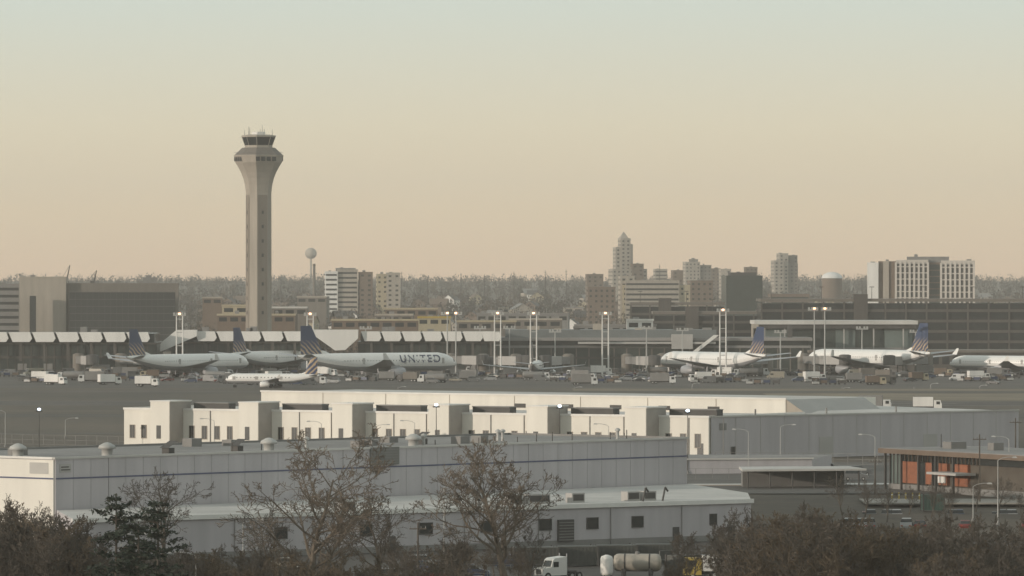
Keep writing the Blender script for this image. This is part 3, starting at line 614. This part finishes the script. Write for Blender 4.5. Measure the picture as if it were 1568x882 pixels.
# ---------------------------------------------------------------- foreground grey building
A=(gx(85,806),806.); B=(gx(1052,911),911.); l,r,LG=wallframe(A,B)
def tx2(x):
    k=(x-784)/F; dx,dy=B[0]-A[0],B[1]-A[1]; t=(k*A[1]-A[0])/(dx-k*dy); return t*LG
mb=MB(); hz=10.7
mb.p('walls'); mb.prism([(0,0),(LG,0),(LG,38),(0,38)],-3,hz,greyw,roofg)
mb.p('end_wall'); mb.box(-.25,-.01,.2,37.8,-3,hz-.1,cream)
mb.p('coping'); mb.box(-.3,LG+.2,-.2,.35,hz,hz+.3,roofl); mb.box(-.35,.3,.35,38,hz,hz+.3,white); mb.box(LG-.3,LG+.2,.35,38,hz,hz+.3,greym); mb.box(0,LG,37.6,38.1,hz,hz+.3,greym)
mb.p('stripe'); mb.box(.05,LG,-.07,.1,7.85,8.06,bluest); mb.box(-.32,-.2,.2,37,7.85,8.06,bluest)
mb.p('panel_seams')
for i in range(1,40): mb.box(i*LG/40-.03,i*LG/40+.03,-.05,.1,-2,hz,greym if i in(3,17,29) else M('seam_grey',(.385,.36,.365),.7,.05))
mb.p('louvre_panel'); u=tx2(566); v=tx2(609); mb.box(u,v,-.35,.1,8.3,10.95,M('louvre_grey',(.17,.165,.155),.7,.1)); 
for k in range(6): mb.box(u+.2,v-.2,-.42,-.3,8.5+k*.4,8.6+k*.4,greym)
mb.p('sign_panel'); mb.box(-.3,-.26,1.2,5,8.6,10.2,roofl); mb.box(.8,3.0,-.09,.05,8.8,10.0,haz); mb.box(1.0,2.8,-.13,-.05,9.1,9.25,greyd); mb.box(1.0,2.5,-.13,-.05,9.5,9.65,greyd)
mb.p('side_windows')
for q in (12,20,28): mb.box(-.35,-.2,q,q+3,1,2.5,glass)
mb.p('roof_vents')
for x in(130,222,466,676,690,863,872,730,405,300,980,520):
    u=tx2(x); q=R.uniform(3,14); 
    if x in(466,676,222,130): mb.lathe(u,q,[(.8,hz),(.8,hz+.9),(1.3,hz+1.0),(1.2,hz+1.4),(.5,hz+1.8),(.1,hz+1.9)],14,lampoff)
    elif x in(730,405,300): mb.box(u-.6,u+.6,q,q+1.4,hz,hz+.9,greyd); mb.add([(u-.9,q-.2,hz+.9),(u+1.1,q-.2,hz+1.9),(u+1.1,q+1.6,hz+1.9),(u-.9,q+1.6,hz+.9)],[(0,1,2,3)],greyd)
    else: mb.tube((u,q,hz),(u,q,hz+1.5),.25,.25,8,lampoff); mb.lathe(u,q,[(.45,hz+1.4),(.45,hz+1.7),(.1,hz+1.9)],10,lampoff)
for i in range(8): u=R.uniform(5,LG-5); q=R.uniform(8,30); mb.box(u,u+R.uniform(1,2.4),q,q+2,hz,hz+R.uniform(.7,1.3),greym)
mb.p('roof_pipes')
for i in range(10): u=R.uniform(5,LG-5); mb.tube((u,4,hz),(u,4,hz+R.uniform(.8,1.6)),.08,.08,6,greyd)
fin(mb,'grey_industrial_building',l,r)
P0=(gx(112,775),775.); P1=(gx(1150,845),845.); l,r,LA=wallframe(P0,P1); ha=3.5
ca,sa=math.cos(-r),math.sin(-r)
def loc2(p): x,y=p[0]-P0[0],p[1]-P0[1]; return (ca*x-sa*y,sa*x+ca*y)
wallA=loc2((A[0]+.2,A[1]-.3)); wallB=loc2((B[0]+.3,B[1]-.3)); ext=loc2((gx(1145,872),872))
mb=MB(); mb.p('walls'); mb.prism([(0,0),(LA,0),ext,wallB,wallA],-3,ha,greyw,roofl)
mb.p('fascia'); mb.box(-.3,LA+.3,-.35,-.01,ha-.5,ha+.12,white); mb.p('base_course'); mb.box(0,LA,-.08,0.1,-3,-1.6,greym)
def tx3(x):
    k=(x-784)/F; dx,dy=P1[0]-P0[0],P1[1]-P0[1]; t=(k*P0[1]-P0[0])/(dx-k*dy); return t*LA
mb.p('windows')
for x,w in((430,2),(560,2),(652,2.2),(745,2),(835,2.1),(907,2.0),(976,2.0),(1092,1.2)): mb.win(tx3(x),.75,w,1.5,0,glass,greyd)
mb.p('louvre'); u=tx3(865); mb.box(u-1.4,u+1.4,-.4,.1,-1.8,1.4,greyd)
for k in range(7): mb.box(u-1.3,u+1.3,-.48,-.38,-1.6+k*.42,-1.48+k*.42,greym)
mb.p('doors')
for x in(600,1035,1120): u=tx3(x); mb.box(u-.6,u+.6,-.08,.1,-2.5,-.2,greyd)
mb.p('downpipes')
for i in range(1,9): mb.tube((i*LA/9,-.15,-2.5),(i*LA/9,-.15,ha-.5),.07,.07,6,greym)
mb.p('roof_units')
for x in(555,830,858,872,925,1010,1035): u=tx3(x); yy=6 if x>700 else 3; mb.box(u-1.3,u+1.0,yy,yy+1.6,ha,ha+1.4,haz); mb.box(u-1.1,u+.8,yy-.05,yy+.01,ha+.3,ha+1.2,greyd)
for x in(1010,1040): u=tx3(x); mb.tube((u,4,ha),(u+.5,4,ha+2),.15,.15,6,greyd); mb.tube((u+.5,4,ha+2),(u+1,4,ha+1.4),.15,.15,6,greyd)
fin(mb,'factory_annex',l,r)
# ---------------------------------------------------------------- brick pavilion
A=(gx(1362,985),985.);B=(gx(1640,930),930.); l,r,LB=wallframe(A,B); mb=MB()
mb.p('core'); mb.box(.6,LB,.6,18,-1,5.9,M('dim_interior_wall',(.09,.075,.06),.9,.2))
mb.p('roof'); mb.box(-1.2,LB+1,-1.6,19,6.2,7.0,brown); mb.box(-1,LB+.8,-1.4,18.8,7.0,7.12,roofg)
mb.p('brick_panels')
for u0,u1 in((4.3,10.2),(12.6,14.8),(17,20),(22,27)): mb.box(u0,u1,0,.9,1.2,4.9,orange)
mb.p('glazing'); mb.box(.2,4.2,.1,.95,1.0,5.9,teal); mb.box(4.3,LB,.2,.8,4.95,6.2,glass); mb.box(10.3,12.5,.1,.8,.6,4.9,glass); mb.box(14.9,16.9,.1,.8,.6,4.9,glass)
mb.p('mullions')
for i in range(24): mb.box(.2+i*1.3,.3+i*1.3,-.02,.2,4.95,6.2,brown)
for u0 in(.1,1.4,2.8,4.15,10.25,12.5,14.85,17): mb.box(u0,u0+.16,-.06,.2,.4,6.2,greyd)
mb.p('plinth'); mb.box(0,LB,-.15,.95,-1,.95,greym); mb.p('canopy'); mb.box(20,30,-4,-.1,3.2,3.6,haz); mb.p('sign'); mb.box(17.3,19.8,-.25,-.05,1.6,2.7,white)
mb.p('columns')
for u0 in(.4,6,12,18,24): mb.box(u0,u0+.35,-1.3,-.95,-.5,6.2,greyd)
mb.p('rooftop_units'); mb.box(8,11,6,9,7.1,8.3,greym); mb.box(20,22,8,10,7.1,8.4,greym); mb.tube((4,8,7),(4,8,9.5),.08,.08,6,greyd)
fin(mb,'brick_office_pavilion',l,r)
mb=MB(); mb.box(gx(1330,950)-2,130,925,943,T(934)+.3,T(934)+.55,M('pavement',(.26,.24,.21),.9,.12)); fin(mb,'pavement')
for i in range(5):
    mb=MB(); mb.lathe(0,0,[(.14,0),(.14,1.0),(.05,1.1)],8,yel); mb.lathe(0,0,[(.15,.6),(.15,.75)],8,white); fin(mb,'bollard',(gx(1366+i*10,942.5),942.5-i*.7,T(934)+.55))
def container(x,y,z,rz,col,L=6):
    mb=MB(); mb.p('shell'); mb.box(-L/2,L/2,-1.2,1.2,.15,2.7,col); mb.p('ribs')
    for i in range(int(L/.5)): mb.box(-L/2+.2+i*.5,-L/2+.38+i*.5,-1.27,-1.18,.3,2.55,col); mb.box(-L/2+.2+i*.5,-L/2+.38+i*.5,1.18,1.27,.3,2.55,col)
    mb.p('frame')
    for a in(-L/2,L/2):
        for b in(-1.2,1.2): mb.box(a-.1,a+.1,b-.1,b+.1,0,2.8,greyd)
    fin(mb,'shipping_container',(x,y,z),rz)
contg=M('container_green',(.05,.085,.068),.6,.15); contd=M('container_dark',(.07,.07,.062),.6,.15)
container(gx(1428,915),915,T(915)+.1,.1,contg,3.4)
for i,x in enumerate((820,880,940,1000)): d=764+i*3; container(gx(x,d),d,-2.45,.12,contd,6)
container(gx(1050,742),742,-2.45,.8,contd,5)
place(tractor(white),'semi_truck',(gx(852,733),733,-2.45),math.radians(212),.92)
mb=MB(); mb.p('vessel'); mb.rings([[(x,1.15*q*math.cos(a),1.95+1.15*q*math.sin(a)) for a in [2*math.pi*i/20 for i in range(20)]][::-1] for x,q in((3.1,.3),(3.0,.75),(2.7,.96),(2.4,1),(-2.4,1),(-2.7,.96),(-3.0,.75),(-3.1,.3))],M('tank_grey',(.36,.32,.27),.5,.2,.6,streak=.3))
mb.p('saddles'); mb.box(-2,-1.5,-1,1,0,1.2,greyd); mb.box(1.5,2,-1,1,0,1.2,greyd); mb.p('manway'); mb.lathe(0,0,[(.3,3.0),(.3,3.35),(.1,3.4)],10,greym); mb.p('bands')
for x in(-1.6,1.6): mb.rings([[(x+dx,1.18*math.cos(a),1.95+1.18*math.sin(a)) for a in [2*math.pi*i/20 for i in range(20)]][::-1] for dx in(.1,-.1)],greyd)
fin(mb,'storage_tank',(gx(976,737),737,-2.45),-.08)
mb=MB(); mb.p('vessel'); mb.lathe(0,0,[(.2,.4),(.7,.55),(.82,.9),(.82,2.6),(.7,2.95),(.2,3.15)],18,white); mb.p('legs')
for a in range(3): t=a*2.1; mb.tube((.6*math.cos(t),.6*math.sin(t),0),(.6*math.cos(t),.6*math.sin(t),1),.08,.08,6,greyd)
fin(mb,'vertical_tank',(gx(929,733),733,-2.45))
place(truck(yel,white,6,3),'yellow_truck',(gx(1082,735),735,-2.45),math.radians(185))
place(cars[4],'red_car',(gx(737,712),712,-2.45),.3)
for i in range(36):
    x=R.uniform(1290,1600); y=R.choice([774,786,798,812]); d=gd(y,-2.5); place(R.choice(cars[1:6]+cars[2:4]),'parked_car',(gx(x,d),d,-2.45),1.5+R.uniform(-.06,.06))
for i in range(12):
    x=R.uniform(600,1250); d=R.uniform(722,765); 
    if not 800<x<1110: place(R.choice(cars),'parked_car',(gx(x,d),d,-2.45),R.uniform(-.2,.2))
for x in(105,150,1125,1140,440,650): d=R.uniform(748,765); place(R.choice(cars+vans),'parked_car',(gx(x,d),d,-2.45),R.uniform(-.3,.3))
for i in range(6): x=R.uniform(1245,1345); d=R.uniform(1010,1100); place(R.choice(cars[1:4]),'parked_car',(gx(x,d),d,.05),R.uniform(-.3,.3))
# ---------------------------------------------------------------- lamps
def lamp(x,yt,d,arm=2.5,sgn=-1,lit=False,r=.11):
    mb=MB(); z0=T(d); zt=zat(yt,d); mb.p('pole'); mb.tube((0,0,z0),(0,0,zt-.5),r,r*.6,7,lampoff if not lit else greyd); mb.p('base'); mb.lathe(0,0,[(.25,z0),(.25,z0+.5),(.12,z0+.6)],8,greym)
    if lit:
        mb.p('head'); mb.box(-.7,.7,-.25,.25,zt-.5,zt-.25,greyd); mb.p('lamp'); mb.lathe(0,-.1,[(.08,zt-.22),(.34,zt-.1),(.34,zt+.15),(.08,zt+.3)],10,lampon)
    else:
        mb.p('arm'); pts=[(0,0,zt-.5),(sgn*arm*.25,0,zt-.15),(sgn*arm*.6,0,zt),(sgn*arm,0,zt)]
        for a,b in zip(pts,pts[1:]): mb.tube(a,b,r*.55,r*.5,5,lampoff)
        mb.p('head'); mb.frust(sgn*arm-.4,sgn*arm+.4,-.2,.2,zt-.12,sgn*arm-.25,sgn*arm+.25,-.12,.12,zt+.1,lampoff)
    fin(mb,'street_lamp',(gx(x,d),d,0))
for x,yt,d in((60,627,1200),(668,620,1120),(857,622,1120),(1053,629,1060)): lamp(x,yt,d,lit=True)
for x,yt,d,s_ in((328,641,1170,-1),(492,645,1150,-1),(635,644,1140,-1),(932,649,1110,-1),(1146,657,1050,-1),(1340,665,1000,-1),(1545,668,960,-1),(680,741,770,1),(186,816,700,1),(1195,650,1090,1),(8,628,1230,-1),(100,640,1300,1),(575,650,1160,1),(372,795,730,1),(1490,740,890,1)): lamp(x,yt,d,2.6,s_,False,.09)
for x in(1400,1425,1500,1290,1060,880,610): lamp(x,590+R.uniform(-5,10),1900,2.2,1,False,.15)
lamp(300,845,640,3.2,-1); lamp(1418,818,720,2.4,-1); lamp(1528,700,880,2.6,1)
def fence(x0,y0,x1,y1,h=2.2,name='chain_link_fence'):
    mb=MB(); l,r,LF=wallframe((x0,y0),(x1,y1)); mb.p('posts')
    for i in range(int(LF/3)+1): mb.box(i*3-.04,i*3+.04,-.04,.04,0,h,greym)
    mb.p('rails')
    for z in(.1,h*.5,h): mb.box(0,LF,-.02,.02,z,z+.05,greym)
    z=T((y0+y1)/2); fin(mb,name,(x0,y0,z),r)
fence(-120,1260,-84,1235); fence(gx(0,1000),1005,gx(84,1000),1000); fence(gx(640,725),725,gx(830,728),728); fence(gx(1010,760),760,gx(1340,800),800,2.4); fence(40,1120,100,1100); fence(gx(1040,1030),1030,gx(1340,1030),1030,2.0)
for x,yt,d in((1500,665,930),(1340,700,960),(640,800,735),(1555,640,1050)):
    mb=MB(); z0=T(d); zt=zat(yt,d); mb.p('pole'); mb.tube((0,0,z0),(0,0,zt),.16,.1,7,bark); mb.p('crossarm'); mb.box(-1.1,1.1,-.08,.08,zt-.9,zt-.75,bark); mb.p('insulators')
    for k in(-1,-.4,.4,1): mb.lathe(k,0,[(.06,zt-.75),(.06,zt-.5)],6,greym)
    fin(mb,'utility_pole',(gx(x,d),d,0))
# ---------------------------------------------------------------- bare trees
def btree(seed,h,mat,spread=1.0,up=.12,n1=13,n2=7,n3=6,n4=4,r0=None,trunkf=.62,twig=.022):
    g=random.Random(seed); mb=MB(); V=[];Fs=[]
    def seg(p0,p1,ra,rb,n):
        d=(p1-p0).normalized(); a=d.orthogonal().normalized(); b=d.cross(a); o=len(V)
        for c,rr in((p0,ra),(p1,rb)):
            for i in range(n): t=2*math.pi*i/n; V.append(tuple(c+(a*math.cos(t)+b*math.sin(t))*rr))
        for i in range(n): Fs.append((o+i,o+(i+1)%n,o+n+(i+1)%n,o+n+i))
    def grow(p,d,L,r,lev):
        ns=[8,6,4,3,2][lev]; cnt=[n1,n2,n3,n4,0][lev]; st=[.28,.25,.2,.15,0][lev]; pts=[p]; p=p.copy(); d=d.copy()
        for i in range(ns):
            w=[.07,.16,.2,.24,.2][lev]; d=(d+Vector((g.gauss(0,w),g.gauss(0,w),g.gauss(0,w)+ (up if lev else .02)))).normalized(); q=p+d*L/ns
            ra=max(twig,r*(1-.85*i/ns)); rb=max(twig*.8,r*(1-.85*(i+1)/ns)); seg(p,q,ra,rb,[7,5,4,3,3][lev]); p=q; pts.append(q.copy())
        if lev<4:
            for k in range(cnt):
                t=st+(1-st)*(k+g.random()*.8)/cnt; f=min(t,.999)*ns; i=int(f); b=pts[i].lerp(pts[i+1],f-i); dd=(pts[i+1]-pts[i]).normalized()
                az=g.uniform(0,6.283) if lev else k*2.4+g.uniform(-.4,.4); o=dd.orthogonal().normalized(); o2=dd.cross(o); side=o*math.cos(az)+o2*math.sin(az)
                an=math.radians(g.uniform(32,62))*(1 if lev else spread); nd=(dd*math.cos(an)+side*math.sin(an)).normalized()
                cl=L*([.62,.5,.5,.5][lev])*(1.15-.6*t)*g.uniform(.7,1.2); grow(b,nd,cl,max(twig,r*(1-.8*t)*.62),lev+1)
    grow(Vector((0,0,-.5)),Vector((0,0,1)),h*(trunkf+.25),r0 or h*.022,0)
    mb.p('branches'); mb.add(V,Fs,mat); return mb.meshes('bare_tree')
tA=btree(11,17.5,bark2,1.25,.08,17,8,6,4,twig=.027); tB=btree(23,16.5,bark2,1.0,.16,20,8,6,4,trunkf=.6,twig=.027); tC=btree(5,14,bark,1.0,.1,13,7,5,3,twig=.026)
tD=btree(31,10,bark3,1.1,.1,12,6,6,4,trunkf=.5,twig=.024); tE=btree(44,9,bark,1.1,.1,13,6,6,4,trunkf=.5,twig=.024); tF=btree(9,7,bark3,1.2,.05,13,6,5,4,trunkf=.4,twig=.022); tG=btree(19,11,bark,1.0,.1,12,6,6,3,trunkf=.55,twig=.026)
def PT(ms,x,d,sc_=1,name='bare_tree'): place(ms,name,(gx(x,d),d,T(d)-.2),R.uniform(0,6.28),sc_)
PT(tA,478,620,(1.4,1.4,1.13)); PT(tB,778,700,(1.5,1.5,1.05)); PT(tC,248,745,(1.1,1.1,1.03)); PT(tC,585,690,(1.1,1.1,.95)); PT(tC,20,640,1.05); PT(tC,75,655,.95); PT(tC,420,700,.8); PT(tG,690,720,.75)
PT(tE,1040,740,.8,'bare_shrub'); PT(tE,1100,735,1.0,'bare_shrub'); PT(tE,1062,728,.7,'bare_shrub'); PT(tG,1128,740,.85,'bare_shrub')
def topscale(x,d,ytop,h): return max(.3,(zat(ytop,d)-T(d))/h)
hts={0:10.,1:9.,2:7.,3:11.}; vs=[tD,tE,tF,tG]
def brush(x,d,yt,k): 
    h=hts[k]*1.05; PT(vs[k],x,d,topscale(x,d,yt,h),'brushwood')
for i in range(85):
    x=R.uniform(1140,1430); yt=738+abs(x-1265)*.2+R.uniform(0,80); brush(x,R.uniform(590,700),yt,R.choice([0,3,0,1]))
for i in range(75): x=R.uniform(1395,1600); brush(x,R.uniform(580,690),R.uniform(790,860),R.choice([0,1,2,3]))
for i in range(9): brush(R.uniform(1400,1590),R.uniform(600,690),R.uniform(765,795),3)
for i in range(38): 
    x=R.uniform(-20,135); brush(x,R.uniform(590,690),728+max(0,x-60)*.7+R.uniform(0,80),R.choice([0,1,3]))
for i in range(70): brush(R.uniform(100,700),R.uniform(590,700),R.uniform(800,872),R.choice([0,1,2,3]))
for i in range(24): brush(R.uniform(600,815),R.uniform(700,755),R.uniform(795,850),R.choice([1,2,3]))
for i in range(14): brush(R.uniform(1010,1160),R.uniform(700,760),R.uniform(795,850),R.choice([1,2,3]))
for i in range(10): x=R.choice([R.uniform(690,800),R.uniform(1030,1150)]); brush(x,R.uniform(600,640),R.uniform(862,876),R.choice([1,2]))
for i in range(9): PT(tC,1290+i*34,R.uniform(880,915),R.uniform(.35,.5),'bare_tree')
def pine(seed,h):
    g=random.Random(seed); mb=MB(); mb.p('trunk'); mb.tube((0,0,-.5),(0,0,h),.28,.05,8,bark); V=[];Fs=[]; z=h*.12; mb.p('limbs')
    while z<h-.2:
        t=z/h; Lm=(5.2*(1-t)**.6+.5)
        for k in range(g.randint(3,5)):
            a=g.uniform(0,6.283); L=Lm*g.uniform(.4,1.2); dr=Vector((math.cos(a),math.sin(a),g.uniform(-.05,.3))); p0=Vector((0,0,z+g.uniform(-.2,.2))); p1=p0+dr*L; mb.tube(p0,p1,.07,.02,4,bark,caps=False)
            for j in range(int(46*L/3)+8):
                f=g.uniform(.3,1.05); c=p0+dr*L*f+Vector((g.gauss(0,.35),g.gauss(0,.35),g.gauss(.05,.13))); s_=g.uniform(.14,.38)
                u=Vector((g.gauss(0,1),g.gauss(0,1),g.gauss(0,.5))).normalized()*s_; v=Vector((g.gauss(0,1),g.gauss(0,1),g.gauss(0,.5))).normalized()*s_*.6
                o=len(V); V.extend([tuple(c-u),tuple(c+v),tuple(c+u),tuple(c-v)]); Fs.append((o,o+1,o+2,o+3))
        z+=g.uniform(.5,.95)
    mb.p('needles'); mb.add(V,Fs,needle); return mb.meshes('pine_tree')
for sd_,x,yt,d in((3,178,752,560),(8,242,768,575),(12,212,795,550)):
    h=zat(yt,d)-T(d); place(pine(sd_,h),'pine_tree',(gx(x,d),d,T(d)-.2),0,(.92,.92,1.0))
# ---------------------------------------------------------------- haze volume
mb=MB(); mb.box(-2600,2600,-350,9300,-30,200,white); o=fin(mb,'atmospheric_haze')
hm_=bpy.data.materials.new('haze'); hm_.use_nodes=True; N=hm_.node_tree.nodes; N.clear(); out=N.new('ShaderNodeOutputMaterial'); vsn=N.new('ShaderNodeVolumeScatter'); vsn.inputs['Color'].default_value=(1,.95,.88,1); vsn.inputs['Density'].default_value=7e-5; vsn.inputs['Anisotropy'].default_value=0
hm_.node_tree.links.new(vsn.outputs[0],out.inputs['Volume']); o.data.materials.clear(); o.data.materials.append(hm_)
# ---------------------------------------------------------------- light
el=math.radians(9); sp=Vector((-.86,-.51,0)).normalized(); sd=Vector((sp.x*math.cos(el),sp.y*math.cos(el),math.sin(el)))
su=bpy.data.lights.new('sun','SUN'); su.energy=2.6; su.angle=math.radians(.6); su.color=(1,.87,.73); so=bpy.data.objects.new('sun',su); so.rotation_euler=(-sd).to_track_quat('-Z','Y').to_euler(); sc.collection.objects.link(so)
w=bpy.data.worlds.new('World'); sc.world=w; w.use_nodes=True; N=w.node_tree.nodes; L=w.node_tree.links; N.clear()
out=N.new('ShaderNodeOutputWorld'); sky=N.new('ShaderNodeTexSky'); sky.sky_type='NISHITA'; sky.sun_disc=False; sky.sun_elevation=el; sky.sun_rotation=math.atan2(sd.x,sd.y)%(2*math.pi); sky.dust_density=2.5; sky.ozone_density=1.5
b1=N.new('ShaderNodeBackground'); b1.inputs[1].default_value=.15; L.new(sky.outputs[0],b1.inputs[0])
tc=N.new('ShaderNodeTexCoord'); sx=N.new('ShaderNodeSeparateXYZ'); L.new(tc.outputs['Generated'],sx.inputs[0])
mr=N.new('ShaderNodeMapRange'); mr.inputs[1].default_value=0; mr.inputs[2].default_value=.06; L.new(sx.outputs[2],mr.inputs[0])
def lin(c): return tuple(((v/255)/12.92 if v/255<=.04045 else ((v/255+.055)/1.055)**2.4) for v in c)
cr=N.new('ShaderNodeValToRGB'); els=cr.color_ramp.elements
cols=[(0,(221,190,157)),(.2,(226,202,166)),(.45,(224,212,183)),(.8,(210,216,203)),(1,(206,214,206))]
els[0].position=0; els[0].color=(*lin(cols[0][1]),1); els[1].position=1; els[1].color=(*lin(cols[-1][1]),1)
for p,c in cols[1:-1]: e=els.new(p); e.color=(*lin(c),1)
L.new(mr.outputs[0],cr.inputs[0]); b2=N.new('ShaderNodeBackground'); L.new(cr.outputs[0],b2.inputs[0])
ms_=N.new('ShaderNodeMapRange'); ms_.inputs[1].default_value=.06; ms_.inputs[2].default_value=.3; ms_.inputs[3].default_value=1.04; ms_.inputs[4].default_value=1.2; L.new(sx.outputs[2],ms_.inputs[0]); L.new(ms_.outputs[0],b2.inputs[1])
mf=N.new('ShaderNodeMapRange'); mf.inputs[1].default_value=.1; mf.inputs[2].default_value=.8; mf.inputs[4].default_value=.45; L.new(sx.outputs[2],mf.inputs[0])
ms=N.new('ShaderNodeMixShader'); L.new(mf.outputs[0],ms.inputs[0]); L.new(b2.outputs[0],ms.inputs[1]); L.new(b1.outputs[0],ms.inputs[2]); L.new(ms.outputs[0],out.inputs[0])
cam=bpy.data.cameras.new('camera'); cam.lens=200; cam.sensor_width=36; cam.clip_start=1; cam.clip_end=90000; co=bpy.data.objects.new('camera',cam); co.location=(0,0,H); co.rotation_euler=(math.pi/2-11/F,0,0); sc.collection.objects.link(co); sc.camera=co
sc.view_settings.view_transform='Standard'; sc.view_settings.look='None'; sc.view_settings.exposure=0
